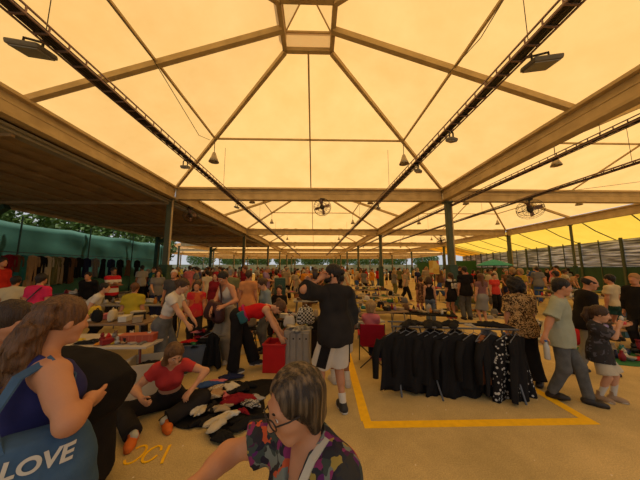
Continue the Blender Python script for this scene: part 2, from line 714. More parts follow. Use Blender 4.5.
def body_prims(K, S, fine=True, legs=True):
    L = torso_prims(K)
    s = K['s']
    L.append(rc(K['N'] - K['Rc'] @ V3(0, 0, 0.03) * s, K['HC'] + K['Rh'] @ V3(0, -0.022, -0.055) * K['hs'], 0.056 * s, 0.051 * s, 0.03))
    for k in 'RL':
        L += arm_prims(K, k)
    if legs:
        for k in 'RL':
            L += leg_prims(K, k)
    L += head_prims(K, fine)
    for sd, k in ((1, 'R'), (-1, 'L')):
        L += hand(K['Wr' + k], K['hd' + k], K['hn' + k], sd, s, S.get('curl' + k, S.get('curl', 0.45)), fine)
    return L


def top_prims(K, S, T):
    """shirt: torso shell plus sleeves cut square; T = sleeve, hem, t, neck, tank"""
    s = K['s']
    t = T.get('t', 0.014)
    tank = T.get('tank', False)
    N, P, Rc, Rp = K['N'], K['P'], K['Rc'], K['Rp']
    hem = T.get('hem', 0.0)                       # height above the hip centre, negative = longer
    Rm = K['Rw'] if hem > 0.1 else Rp
    hp = (P + Rp @ V3(0, 0, hem) * s, -(Rm @ V3(0, 0, 1)))
    npl = (N + Rc @ V3(0, 0.0, T.get('neck', 0.012)) * s, Rc @ unit(V3(0, 0.45, 1)))
    L = torso_prims(K, t, low=hem < 0.14, strap=tank)
    L = [p[:6] + (tuple(p[6]) + (hp, npl),) + p[7:] for p in L]
    if hem < -0.06:                               # loose tails
        fl = T.get('flare', 0.02)
        for sd in (1, -1):
            L.append(rc(P + Rp @ V3(sd * 0.06, 0, 0.1) * s, P + Rp @ V3(sd * 0.065, 0, hem - 0.12) * s, 0.108 * s * K['g'] + t, 0.112 * s * K['g'] + t + fl, 0.07, (hp,)))
    for off, r in T.get('extra', ()):
        L.append(rc(P + Rp @ V3(*off) * s, P + Rp @ V3(*off) * s + V3(0, 0.01, 0), r * s, r * s, 0.12))
    sl = T.get('sleeve', 0.5)
    if sl > 0 and not tank:
        for k in 'RL':
            a, e, w = K['S' + k], K['E' + k], K['Wr' + k]
            wg = 0.4 + 0.6 * K['g']
            loose = T.get('loose', 0.018)
            if sl <= 1.0:
                q = a + (e - a) * sl
                cut = (q, unit(e - a))
                L.append(rc(a, e, 0.054 * s * wg + t, 0.044 * s * wg + t + loose, 0.035, (cut,)))
            else:
                f = sl - 1.0
                q = e + (w - e) * f
                cut = (q, unit(w - e))
                L.append(rc(a, e, 0.052 * s * wg + t, 0.044 * s * wg + t + loose * 0.7, 0.035))
                L.append(rc(e, w, 0.043 * s * wg + t + loose * 0.7, 0.03 * s + t + loose * 0.4, 0.03, (cut,)))
    if tank:
        for sd, k in ((1, 'R'), (-1, 'L')):
            L.append(el(K['S' + k] + Rc @ V3(sd * 0.055, 0, 0.0) * s, Rc, V3(0.07, 0.11, 0.13) * s, 0.02, (), '-'))
    if T.get('vneck'):
        d = T['vneck']
        L.append(rc(N + Rc @ V3(0, 0.07, 0.06) * s, N + Rc @ V3(0, 0.125, -d) * s, 0.07 * s, 0.012 * s, 0.012, (), '-'))
    elif tank:
        L.append(rc(N + Rc @ V3(0, 0.08, 0.05) * s, N + Rc @ V3(0, 0.11, -0.06) * s, 0.075 * s, 0.05 * s, 0.02, (), '-'))
    return L


def bottom_prims(K, S, B):
    s, wg = K['s'], 0.4 + 0.6 * K['g']
    t = B.get('t', 0.012)
    P, Rp = K['P'], K['Rp']
    waist = (P + Rp @ V3(0, 0, B.get('waist', 0.10)) * s, Rp @ V3(0, 0, 1))
    L = []
    for p in torso_prims(K, t)[:4]:
        L.append(p[:6] + ((waist,),) + p[7:])
    ln = B.get('len', 2.0)                       # 1 = knee, 2 = ankle
    fl = B.get('flare', 0.02)
    for k in 'RL':
        h, kn, a = K['H' + k], K['K' + k], K['A' + k]
        if ln <= 1:
            q = h + (kn - h) * ln
            cut = (q, unit(kn - h))
            L.append(rc(h, kn, 0.092 * s * wg + t, 0.066 * s * wg + t + fl, 0.04, (cut,)))
        else:
            q = kn + (a - kn) * (ln - 1)
            cut = (q, unit(a - kn))
            L.append(rc(h, kn, 0.090 * s * wg + t, 0.062 * s * wg + t + fl * 0.5, 0.04))
            L.append(rc(kn, a, 0.061 * s * wg + t + fl * 0.5, 0.045 * s + t + fl, 0.04, (cut,)))
    return L


def skirt_prims(K, S, B):
    s = K['s']
    P, Rp = K['P'], K['Rp']
    waist = (P + Rp @ V3(0, 0, B.get('waist', 0.12)) * s, Rp @ V3(0, 0, 1))
    zb = B.get('z', 0.4) * s
    hem = (V3(0, 0, zb), V3(0, 0, -1))
    L = [p[:6] + ((waist,),) + p[7:] for p in torso_prims(K, 0.014)[:4]]
    mid = (K['KR'] + K['KL']) / 2
    foot = (K['AR'] + K['AL']) / 2
    fl = B.get('flare', 0.05)
    w = 0.10 * s
    for sd in (1, -1):
        a = P + V3(sd * 0.06 * s, 0, -0.02)
        b = V3(foot[0] + sd * 0.07 * s, (foot[1] + mid[1]) / 2, zb - 0.1)
        L.append(rc(a, b, 0.115 * s * K['g'], 0.12 * s * K['g'] + fl, 0.1, (hem, waist)))
    return L


def shoe_prims(K, k, t=0.006, sole=False, high=0.0):
    s, R, a = K['s'], K['Rf' + k], K['A' + k]

    def q(*v):
        return a + R @ V3(*v) * s
    n = R @ V3(0, 0, 1)
    bot = (q(0, 0, -0.083), -n)
    if sole:
        top = (q(0, 0, -0.060), n)
        return [rc(q(0, -0.05, -0.06), q(0.0, 0.12, -0.06), 0.047 * s, 0.052 * s, 0.02, (bot, top)),
                rc(q(0, 0.10, -0.06), q(0.0, 0.165, -0.06), 0.050 * s, 0.036 * s, 0.02, (bot, top))]
    L = [rc(q(0, -0.045, -0.045), q(0, 0.10, -0.052), 0.042 * s + t, 0.040 * s + t, 0.03, (bot,)),
         rc(q(0, 0.09, -0.052), q(0.0, 0.16, -0.060), 0.042 * s + t, 0.030 * s + t, 0.03, (bot,)),
         rc(q(0, -0.01, -0.05), q(0, 0.0, 0.015 + high), 0.042 * s, 0.046 * s, 0.03, ((q(0, 0, 0.02 + high), n),))]
    return L


def hair_prims(K, S, kind):
    R, c, h = K['Rh'], K['HC'], K['hs']
    s = K['s']

    def q(*a):
        return c + R @ V3(*a) * h
    face = el(q(0, 0.105, -0.045), R, V3(0.070, 0.075, 0.105) * h, 0.012, (), '-')
    th = {'buzz': 0.005, 'short': 0.013, 'curly': 0.045}.get(kind, 0.016)
    cap = el(q(0, -0.018, 0.034), R, V3(0.0765 + th, 0.095 + th, 0.090 + th) * h, 0.02)
    napecut = (q(0, 0, -0.055), -(R @ V3(0, 0.35, 1)))
    L = []
    if kind in ('short', 'buzz'):
        L = [cap[:6] + ((napecut,),) + cap[7:], rc(q(0, -0.06, 0.0), q(0, -0.075, -0.05), 0.055 * h, 0.04 * h, 0.03), face]
    elif kind == 'fringe':                      # bald on top
        L = [cap[:6] + ((napecut, (q(0, 0, 0.045), R @ V3(0, 0.35, 1))),) + cap[7:], face]
    elif kind == 'curly':
        L = [cap, rc(q(-0.05, -0.05, -0.05), q(0.05, -0.05, -0.05), 0.07 * h, 0.07 * h, 0.05), face]
    elif kind == 'bob':
        L = [cap]
        for sd in (1, -1):
            L.append(rc(q(sd * 0.060, -0.03, 0.03), q(sd * 0.070, -0.034, -0.085), 0.036 * h, 0.028 * h, 0.04))
        L.append(rc(q(0, -0.07, 0.02), q(0, -0.075, -0.08), 0.06 * h, 0.05 * h, 0.05))
        L.append(el(q(0, 0.118, -0.025), R, V3(0.074, 0.088, 0.122) * h, 0.012, (), '-'))
    elif kind == 'long':
        L = [cap]
        b = K['N'] + K['Rc'] @ V3(0, -0.085, -0.14) * s
        for sd in (1, -1):
            L.append(rc(q(sd * 0.06, -0.015, 0.03), q(sd * 0.075, -0.02, -0.11), 0.036 * h, 0.032 * h, 0.05))
            L.append(rc(q(sd * 0.075, -0.02, -0.11), b + K['Rc'] @ V3(sd * 0.08, 0.03, 0.03), 0.034 * h, 0.02 * h, 0.05))
        L.append(rc(q(0, -0.07, 0.02), b, 0.066 * h, 0.035 * h, 0.06))
        L.append(face)
    elif kind in ('bun', 'topbun', 'pony'):
        L = [cap[:6] + ((napecut,),) + cap[7:], rc(q(0, -0.06, 0.0), q(0, -0.07, -0.06), 0.05 * h, 0.035 * h, 0.03), face]
        if kind == 'bun':
            L.append(el(q(0, -0.128, 0.03), R, V3(0.045, 0.042, 0.045) * h, 0.015))
        elif kind == 'topbun':
            L.append(el(q(0, -0.075, 0.125), R, V3(0.042, 0.042, 0.042) * h, 0.015))
        else:
            p1, p2 = q(0, -0.14, 0.04), q(0, -0.155, -0.08)
            L.append(rc(q(0, -0.09, 0.05), p1, 0.03 * h, 0.034 * h, 0.02))
            L.append(rc(p1, p2, 0.036 * h, 0.040 * h, 0.02))
            L.append(rc(p2, K['N'] + K['Rc'] @ V3(0, -0.10, -0.10) * s, 0.04 * h, 0.014 * h, 0.02))
    return L


def eyes(K, parent):
    R, c, h = K['Rh'], K['HC'], K['hs']
    for sd in (1, -1):
        bm = bmesh.new()
        ctr = Vector(c + R @ V3(sd * 0.031, 0.0795, 0.004) * h)
        M = Matrix(R.tolist()).to_4x4()
        bmesh.ops.create_uvsphere(bm, u_segments=16, v_segments=12, radius=0.0125 * h,
                                  matrix=Matrix.Translation(ctr) @ M @ Matrix.Rotation(-math.pi / 2, 4, 'X'))
        fwd = Vector(R @ V3(0, 1, 0))
        for f in bm.faces:
            d = (f.calc_center_median() - ctr).normalized().dot(fwd)
            f.material_index = 1 if d > 0.86 else 0
        obj('eye', bm, [mat('eye_white', (0.75, 0.72, 0.68), 0.3), mat('eye_iris', (0.03, 0.015, 0.008), 0.2)], parent, True)
        bm = bmesh.new()
        tube(bm, [c + R @ V3(sd * x, y, z) * h for x, y, z in ((0.012, 0.092, 0.022), (0.03, 0.092, 0.029), (0.050, 0.078, 0.024))],
             [0.0035 * h, 0.0045 * h, 0.0025 * h], 6)
        obj('eyebrow', bm, mat('brow', (0.035, 0.02, 0.012)), parent, True)


SKIN = {'fair': (0.58, 0.31, 0.175), 'tan': (0.50, 0.235, 0.12), 'brown': (0.28, 0.13, 0.065)}


def skin_mat(k):
    c = SKIN[k]
    return mat('skin_' + k, c, 0.55, spec=0.3, col2=(c[0] * 0.9, c[1] * 0.82, c[2] * 0.8), scale=9, bump=0.05, bscale=90)


def hair_mat(name, col, col2):
    return mat('hair_' + name, col, 0.5, spec=0.35, col2=col2, scale=26, bump=0.8, bscale=55, stretch=(2.2, 2.2, 0.3))


HAIRS = {'black': ((0.018, 0.012, 0.009), (0.006, 0.004, 0.004)), 'brown': ((0.085, 0.042, 0.018), (0.03, 0.014, 0.007)),
         'auburn': ((0.16, 0.06, 0.02), (0.07, 0.025, 0.01)), 'blond': ((0.42, 0.27, 0.11), (0.2, 0.11, 0.04)),
         'grey': ((0.32, 0.29, 0.25), (0.14, 0.12, 0.10))}


def person(S, label, group=None, cat='person'):
    """one standing, sitting or bending figure: body mesh, clothes, hair and shoes under one empty at the feet"""
    K = skeleton(S)
    h = S.get('res', 0.0085)
    th = math.radians(S.get('rz', 0))
    if 'head_px' in S:
        px, py, Y = S['head_px']
        w = np.array(at(px, py, Y))
        if S.get('fit', True):
            for _ in range(6):
                S['H'] *= (w[2] / K['HC'][2])
                if 'pelvis' in S:
                    S['pelvis'] *= (w[2] / K['HC'][2])
                K = skeleton(S)
        hc = RZ(th) @ K['HC']
        loc = Vector((w[0] - hc[0], w[1] - hc[1], 0))
    else:
        loc = Vector((S['at'][0], S['at'][1], S.get('z', 0.0)))
    root = empty('person', loc, th)
    tag(root, label, cat, group)
    M = Matrix.Translation(loc) @ Matrix.Rotation(th, 4, 'Z')
    K = limbs(K, S, M)
    K['M'] = M
    fine = S.get('fine', True)
    me = sdf_mesh('body', body_prims(K, S, fine), h)
    sk = skin_mat(S.get('skin', 'fair'))
    body = link_mesh('body', me, sk, root)
    seed = S.get('seed', len(label))
    hc = max(h * 1.15, 0.009)
    for nm, T in (('top', S.get('top')), ('jacket', S.get('jacket'))):
        if T:
            me = sdf_mesh(T.get('name', 'shirt'), top_prims(K, S, T), hc, (), T.get('noise', 0.007), seed, 11)
            link_mesh(T.get('name', 'shirt'), me, T['mat'], root)
    B = S.get('bottom')
    if B:
        pr = skirt_prims(K, S, B) if B.get('skirt') else bottom_prims(K, S, B)
        me = sdf_mesh(B.get('name', 'trousers'), pr, hc, (), B.get('noise', 0.007), seed + 3, 9)
        link_mesh(B.get('name', 'trousers'), me, B['mat'], root)
    hk = S.get('hair')
    if hk:
        me = sdf_mesh('hair', hair_prims(K, S, hk), max(h * 0.9, 0.007), (), 0.016 if hk == 'curly' else 0.0055, seed + 5, 60 if hk == 'curly' else 34)
        link_mesh('hair', me, S.get('hair_mat') or hair_mat(S.get('hc', 'brown'), *HAIRS[S.get('hc', 'brown')]), root)
    if S.get('face', True) and fine:
        eyes(K, root)
    sh = S.get('shoes')
    if sh:
        for k in 'RL':
            me = sdf_mesh('shoe', shoe_prims(K, k, high=sh.get('high', 0)), max(h, 0.009))
            o = link_mesh('shoe', me, sh['mat'], root)
            if sh.get('sole'):
                me = sdf_mesh('shoe_sole', shoe_prims(K, k, sole=True), 0.009)
                link_mesh('shoe_sole', me, sh['sole'], o)
            if sh.get('sock'):
                a, kn = K['A' + k], K['K' + k]
                f = sh.get('sock_len', 0.25)
                q = a + (kn - a) * f
                me = sdf_mesh('sock', [rc(a - (kn - a) * 0.08, kn, 0.041 * K['s'], 0.063 * K['s'] * (0.4 + 0.6 * K['g']), 0.02, ((q, unit(kn - a)),))], 0.009)
                link_mesh('sock', me, sh['sock'], root)
    return root, K, M


def wpt(M, p):
    return M @ Vector(p)

# ------------------------------------------------------------------ the setting
XL, XR, BD, BP, ZB = -6.01, 5.69, 10.0, 10.74, 4.67
BW = XR - XL
ZT = ZB + 0.52
FRAMEC = mat('cream_steel', (0.58, 0.44, 0.24), 0.55, col2=(0.40, 0.29, 0.15), scale=3, bump=0.1)
CANVAS = canvas_mat('cream_canvas', (0.92, 0.565, 0.205), (0.78, 0.60, 0.34), 0.80)
YCANVAS = canvas_mat('yellow_canvas', (0.95, 0.60, 0.08), (0.8, 0.5, 0.1), 0.8)
GREENP = mat('dark_green_paint', (0.035, 0.075, 0.045), 0.5, col2=(0.02, 0.045, 0.03), scale=4)
COLP = mat('column_paint', (0.085, 0.10, 0.06), 0.5, col2=(0.055, 0.065, 0.04), scale=3)


def asphalt():
    m = bpy.data.materials.new('asphalt')
    m.use_nodes = True
    nt = m.node_tree
    b = nt.nodes['Principled BSDF']
    b.inputs['Roughness'].default_value = 0.85
    b.inputs['Specular IOR Level'].default_value = 0.25
    tc = nt.nodes.new('ShaderNodeTexCoord')
    n1 = nt.nodes.new('ShaderNodeTexNoise')
    n1.inputs['Scale'].default_value = 0.7
    n1.inputs['Detail'].default_value = 7
    n1.inputs['Roughness'].default_value = 0.7
    n2 = nt.nodes.new('ShaderNodeTexNoise')
    n2.inputs['Scale'].default_value = 90
    n2.inputs['Detail'].default_value = 3
    n3 = nt.nodes.new('ShaderNodeTexVoronoi')
    n3.inputs['Scale'].default_value = 5.5
    n3.inputs['Randomness'].default_value = 1
    for n in (n1, n2, n3):
        nt.links.new(tc.outputs['Object'], n.inputs['Vector'])
    r1 = nt.nodes.new('ShaderNodeValToRGB')
    r1.color_ramp.elements[0].position = 0.36
    r1.color_ramp.elements[1].position = 0.66
    r1.color_ramp.elements[0].color = (0.43, 0.32, 0.135, 1)
    r1.color_ramp.elements[1].color = (0.64, 0.47, 0.21, 1)
    nt.links.new(n1.outputs['Fac'], r1.inputs[0])
    r2 = nt.nodes.new('ShaderNodeValToRGB')
    r2.color_ramp.elements[0].position = 0.35
    r2.color_ramp.elements[1].position = 0.7
    r2.color_ramp.elements[0].color = (0.80, 0.80, 0.80, 1)
    r2.color_ramp.elements[1].color = (1.12, 1.12, 1.12, 1)
    nt.links.new(n2.outputs['Fac'], r2.inputs[0])
    mx = nt.nodes.new('ShaderNodeMix')
    mx.data_type = 'RGBA'
    mx.blend_type = 'MULTIPLY'
    mx.inputs['Factor'].default_value = 1
    nt.links.new(r1.outputs[0], mx.inputs['A'])
    nt.links.new(r2.outputs[0], mx.inputs['B'])
    r3 = nt.nodes.new('ShaderNodeValToRGB')      # scattered pale specks of litter and gum
    r3.color_ramp.elements[0].position = 0.035
    r3.color_ramp.elements[1].position = 0.05
    r3.color_ramp.elements[0].color = (1, 1, 1, 1)
    r3.color_ramp.elements[1].color = (0, 0, 0, 1)
    nt.links.new(n3.outputs['Distance'], r3.inputs[0])
    m2 = nt.nodes.new('ShaderNodeMix')
    m2.data_type = 'RGBA'
    m2.inputs['B'].default_value = (0.75, 0.68, 0.55, 1)
    nt.links.new(r3.outputs[0], m2.inputs['Factor'])
    nt.links.new(mx.outputs['Result'], m2.inputs['A'])
    nt.links.new(m2.outputs['Result'], b.inputs['Base Color'])
    bp = nt.nodes.new('ShaderNodeBump')
    bp.inputs['Strength'].default_value = 0.35
    bp.inputs['Distance'].default_value = 0.01
    nt.links.new(n2.outputs['Fac'], bp.inputs['Height'])
    nt.links.new(bp.outputs[0], b.inputs['Normal'])
    return m


bm = bmesh.new()
box(bm, (2, 42, -0.1), (70, 120, 0.2))
fl = obj('floor', bm, asphalt())
tag(fl, 'brown grey asphalt floor of the covered market', 'floor', kind='structure')

# painted parking lines
YEL = mat('road_yellow', (0.97, 0.56, 0.006), 0.7, col2=(0.82, 0.46, 0.012), scale=14, contrast=0.5, bump=0.1)


def line(name, x0, y0, x1, y1, w, label):
    bm = bmesh.new()
    a, b = Vector((x0, y0, 0)), Vector((x1, y1, 0))
    d = (b - a)
    L = d.length
    box(bm, (a + b) / 2 + Vector((0, 0, 0.002)), (L, w, 0.004), math.atan2(d.y, d.x))
    tag(obj(name, bm, YEL), label, 'road marking', 'yellow parking lines', 'structure')


line('line_marking', 0.56, 2.86, 3.23, 2.86, 0.115, 'yellow painted line nearest the camera, in front of the clothes rack')
line('line_marking', 0.60, 2.92, 0.74, 6.1, 0.115, 'yellow line running away beside the man in black')
line('line_marking', 3.17, 2.92, 3.33, 6.1, 0.115, 'yellow line running away past the grey shirted man')
line('line_marking', -2.9, 6.05, 0.62, 6.05, 0.11, 'yellow cross line behind the red bin')
line('line_marking', -2.2, 6.1, -2.05, 9.6, 0.11, 'yellow line behind the woman with the dark bag')
line('line_marking', 3.4, 6.15, 9.2, 6.15, 0.11, 'yellow cross line behind the leopard print blouse')
line('line_marking', 0.8, 9.6, 6.0, 9.6, 0.11, 'yellow line beyond the camp chair')
bm = bmesh.new()          # hand painted number, upside down to us


STK = [0]


def stroke(bm, pts, w):
    for a, b in zip(pts, pts[1:]):
        a, b = Vector((a[0], a[1], 0)), Vector((b[0], b[1], 0))
        d = b - a
        STK[0] += 1
        box(bm, (a + b) / 2 + Vector((0, 0, 0.002 + 0.00015 * STK[0])), (d.length + w * 0.7, w, 0.006), math.atan2(d.y, d.x))


def ringpts(cx, cy, rx, ry, a0, a1, n=14):
    return [(cx + rx * math.cos(a0 + (a1 - a0) * i / n), cy + ry * math.sin(a0 + (a1 - a0) * i / n)) for i in range(n + 1)]


stroke(bm, ringpts(-1.68, 2.49, 0.065, 0.11, -2.4, 2.4), 0.02)
stroke(bm, ringpts(-1.53, 2.49, 0.06, 0.10, 0.5, 6.0), 0.02)
stroke(bm, [(-1.425, 2.59), (-1.385, 2.42), (-1.37, 2.38)], 0.024)
nm = obj('painted_number', bm, YEL)
tag(nm, 'yellow number 100 painted on the asphalt, upside down', 'road marking', kind='structure')

# --- steel frame and canvas bays
def bay_root():
    """one square bay: four canvas slopes, lantern, hips, rafters and purlins, origin at the bay centre"""
    root = empty('roof_bay', (0, 0, 0))
    hx, hy = BW / 2, BP / 2
    cx, cy = 0.57, 0.55
    zc = 7.06
    ze = ZT + 0.02
    corners_o = [(-hx, -hy), (hx, -hy), (hx, hy), (-hx, hy)]
    corners_i = [(-cx, -cy), (cx, -cy), (cx, cy), (-cx, cy)]
    bm = bmesh.new()
    nu, nv = 26, 22
    for k in range(4):
        o0, o1 = corners_o[k], corners_o[(k + 1) % 4]
        i0, i1 = corners_i[k], corners_i[(k + 1) % 4]
        grid = []
        for j in range(nv + 1):
            v = j / nv
            row = []
            for i in range(nu + 1):
                u = i / nu
                px = (o0[0] * (1 - u) + o1[0] * u) * (1 - v) + (i0[0] * (1 - u) + i1[0] * u) * v
                py = (o0[1] * (1 - u) + o1[1] * u) * (1 - v) + (i0[1] * (1 - u) + i1[1] * u) * v
                uu = (u * 2) % 1.0
                vv = (v * 2) % 1.0
                sag = 0.10 * math.sin(math.pi * min(uu, 1)) * math.sin(math.pi * vv) * (1 - 0.6 * v)
                wr = 0.018 * mnoise.noise(Vector((px * 1.3, py * 1.3, k))) * min(1, v * 8)
                z = ze + (zc - ze) * v + 0.05 + sag * 0.8 + wr
                row.append(bm.verts.new((px, py, z)))
            grid.append(row)
        for j in range(nv):
            for i in range(nu):
                bm.faces.new((grid[j][i], grid[j][i + 1], grid[j + 1][i + 1], grid[j + 1][i]))
    obj('canvas', bm, CANVAS, root, True)
    bm = bmesh.new()
    zt = zc + 0.48
    for k in range(4):
        i0, i1 = corners_i[k], corners_i[(k + 1) % 4]
        a, b = bm.verts.new((*i0, zc)), bm.verts.new((*i1, zc))
        c, d = bm.verts.new((*i1, zt)), bm.verts.new((*i0, zt))
        bm.faces.new((a, b, c, d))
        e = bm.verts.new((0, 0, zt + 0.55))
        bm.faces.new((d, c, e))
    obj('lantern_canvas', bm, CANVAS, root)
    bm = bmesh.new()
    for z in (zc - 0.02, zt):
        for k in range(4):
            i0, i1 = corners_i[k], corners_i[(k + 1) % 4]
            w = 0.10 if z < zt else 0.05
            cxm, cym = (i0[0] + i1[0]) / 2, (i0[1] + i1[1]) / 2
            L = abs(i1[0] - i0[0]) + abs(i1[1] - i0[1]) + w
            box(bm, (cxm, cym, z), (L if i0[1] == i1[1] else w, w if i0[1] == i1[1] else L, w))
    for k in range(4):
        box(bm, (*corners_i[k], (zc + zt) / 2), (0.05, 0.05, 0.46))
        tube(bm, [(*corners_i[k], zt), (0, 0, zt + 0.53)], 0.02, 6)
    obj('lantern_frame', bm, FRAMEC, root)

    def bar(name, a, b, w, hgt):
        a, b = Vector(a), Vector(b)
        d = b - a
        q = d.to_track_quat('X', 'Z').to_matrix()
        bm = bmesh.new()
        box(bm, (a + b) / 2, (d.length, w, hgt), R=q)
        obj(name, bm, FRAMEC, root)
    dz = -0.02
    for k in range(4):
        bar('hip_rafter', (*corners_o[k], ze + dz), (*corners_i[k], zc + dz - 0.05), 0.09, 0.11)
        o0, o1 = corners_o[k], corners_o[(k + 1) % 4]
        i0, i1 = corners_i[k], corners_i[(k + 1) % 4]
        side = k in (1, 3)
        bar('rafter', ((o0[0] + o1[0]) / 2, (o0[1] + o1[1]) / 2, ze + dz), ((i0[0] + i1[0]) / 2, (i0[1] + i1[1]) / 2, zc + dz - 0.05),
            0.11 if side else 0.045, 0.13 if side else 0.05)
        m0 = [(o0[j] + i0[j]) / 2 for j in (0, 1)]
        m1 = [(o1[j] + i1[j]) / 2 for j in (0, 1)]
        zm = (ze + zc) / 2 - 0.03
        bar('purlin', (*m0, zm), (*m1, zm), 0.05, 0.05)
    return root


BAY = bay_root()
BAYS = []
for i in (-2, -1, 0, 1, 2):
    for k in range(0, 7):
        if i == -1 and k < 3:
            continue
        if i == -2 and k < 4:
            continue
        if i == 2 and k < 3:
            continue
        BAYS.append((i, k))
for n, (i, k) in enumerate(BAYS):
    o = BAY if n == 0 else copy_tree(BAY)
    o.location = ((XL + XR) / 2 + i * BW, BD - BP / 2 + k * BP, 0)
    side = {-2: 'far left', -1: 'left', 0: 'middle', 1: 'right', 2: 'far right'}[i]
    rowname = ['behind', 'overhead', 'second from the camera', 'third from the camera', 'fourth from the camera',
               'fifth from the camera', 'sixth from the camera', 'seventh from the camera'][k + 1]
    tag(o, 'cream canvas roof bay with steel rafters, %s row, %s' % (side, rowname), 'roof bay', 'canvas roof bays', 'structure')


def beam_mesh(L):
    bm = bmesh.new()
    box(bm, (0, 0, ZB + 0.26), (L, 0.10, 0.46))
    box(bm, (0, 0, ZB + 0.03), (L, 0.26, 0.06))
    box(bm, (0, 0, ZT - 0.03), (L, 0.34, 0.07))
    box(bm, (0, 0, ZB + 0.30), (L, 0.13, 0.03))
    return bm


bx = obj('ceiling_beam', beam_mesh(BW - 0.2), FRAMEC)
by = obj('ceiling_beam', beam_mesh(BP - 0.2), FRAMEC)
first = {'x': True, 'y': True}
edges = set()
for (i, k) in BAYS:
    x0, y1 = (XL + XR) / 2 + i * BW, BD - BP / 2 + k * BP
    edges.add(('x', round(x0, 3), round(y1 - BP / 2, 3)))
    edges.add(('x', round(x0, 3), round(y1 + BP / 2, 3)))
    edges.add(('y', round(x0 - BW / 2, 3), round(y1, 3)))
    edges.add(('y', round(x0 + BW / 2, 3), round(y1, 3)))
posts = set()
for (ax, x, y) in sorted(edges):
    src = bx if ax == 'x' else by
    o = src if first[ax] else src.copy()
    if not first[ax]:
        COL.objects.link(o)
    first[ax] = False
    o.location = (x, y, 0)
    if ax == 'y':
        o.rotation_euler = (0, 0, math.pi / 2)
        for yy in (y - BP / 2, y + BP / 2):
            posts.add((round(x, 2), round(yy, 2)))
    else:
        for xx in (x - BW / 2, x + BW / 2):
            posts.add((round(xx, 2), round(y, 2)))
    tag(o, 'cream steel gutter beam carrying the canvas roof', 'beam', 'gutter beams', 'structure')


def column_tree():
    r = empty('column')
    bm = bmesh.new()
    box(bm, (0, 0, ZB / 2), (0.20, 0.20, ZB), bev=0.02)
    box(bm, (0, 0, ZB - 0.03), (0.34, 0.34, 0.06))
    obj('shaft', bm, COLP, r)
    bm = bmesh.new()
    box(bm, (0, 0, 0.95), (0.36, 0.36, 1.9), bev=0.03)
    obj('pedestal', bm, GREENP, r)
    bm = bmesh.new()
    tube(bm, [(0.14, -0.06, 1.8), (0.14, -0.06, ZB)], 0.035, 8)
    obj('downpipe', bm, FRAMEC, r)
    return r


c0 = column_tree()
n = 0
for (x, y) in sorted(posts):
    if y < 0:
        continue
    o = c0 if n == 0 else copy_tree(c0)
    o.location = (x + (-0.18 if x < 0 else 0.18), y, 0)
    tag(o, 'dark green painted roof column with a boxed foot', 'column', 'roof columns', 'structure')
    n += 1
for y in (BD - BP / 2, BD + BP / 2):           # slimmer posts half way along the right gutter
    o = copy_tree(c0)
    o.location = (XR + BW, y, 0)
    o.scale = (0.5, 0.5, 1)
    tag(o, 'dark green roof column at mid span of the right gutter', 'column', 'roof columns', 'structure')

# --- low dark canopy on the left, timber boards underneath
WOOD = mat('dark_boards', (0.34, 0.23, 0.12), 0.8, col2=(0.20, 0.13, 0.065), scale=2.5, bump=0.3)
bm = bmesh.new()
ZC = 4.52
yy0, yy1 = -2.0, 31.0
nb = 26
for j in range(nb):
    w = 7.75 / nb
    x = -6.2 - w * (j + 0.5)
    box(bm, (x, (yy0 + yy1) / 2, ZC + 0.05 + (0.05 if j % 3 == 0 else 0)), (w * 0.93, yy1 - yy0, 0.05))
box(bm, (-10.1, (yy0 + yy1) / 2, ZC + 0.22), (7.9, yy1 - yy0, 0.06))
can = obj('ceiling_canopy', bm, WOOD)
tag(can, 'dark boarded underside of the low canopy on the left', 'canopy', kind='structure')
for k in range(7):
    bm = bmesh.new()
    box(bm, (-10.1, -0.5 + k * 5.2, ZC - 0.03), (7.8, 0.07, 0.12))
    o = obj('ceiling_joist', bm, WOOD)
    tag(o, 'dark timber joist under the low left canopy', 'joist', 'canopy joists', 'structure')
bm = bmesh.new()
box(bm, (-14.0, (yy0 + yy1) / 2, ZC + 0.05), (0.10, yy1 - yy0, 0.28))
tag(obj('trim_1', bm, FRAMEC), 'pale fascia along the outer edge of the low canopy', 'fascia', kind='structure')
bm = bmesh.new()
box(bm, (-6.28, (yy0 + yy1) / 2, ZC + 0.02), (0.22, yy1 - yy0, 0.10))
tube(bm, [(-6.13, yy0, ZB - 0.08), (-6.13, yy1, ZB - 0.08)], 0.04, 8)
tag(obj('trim_2', bm, mat('grey_pipe', (0.25, 0.22, 0.16), 0.5)), 'grey rain pipe along the inner edge of the low canopy', 'pipe', kind='structure')
for y in (9.9, 20.5, 31.0):
    bm = bmesh.new()
    box(bm, (-13.5, y, ZC / 2), (0.28, 0.28, ZC), bev=0.02)
    box(bm, (-13.15, y, ZC - 0.42), (0.75, 0.22, 0.2), R=Matrix.Rotation(-0.6, 3, 'Y'))
    tag(obj('column', bm, GREENP), 'dark post with a bracket at the outer edge of the low canopy', 'column', 'canopy posts', 'structure')

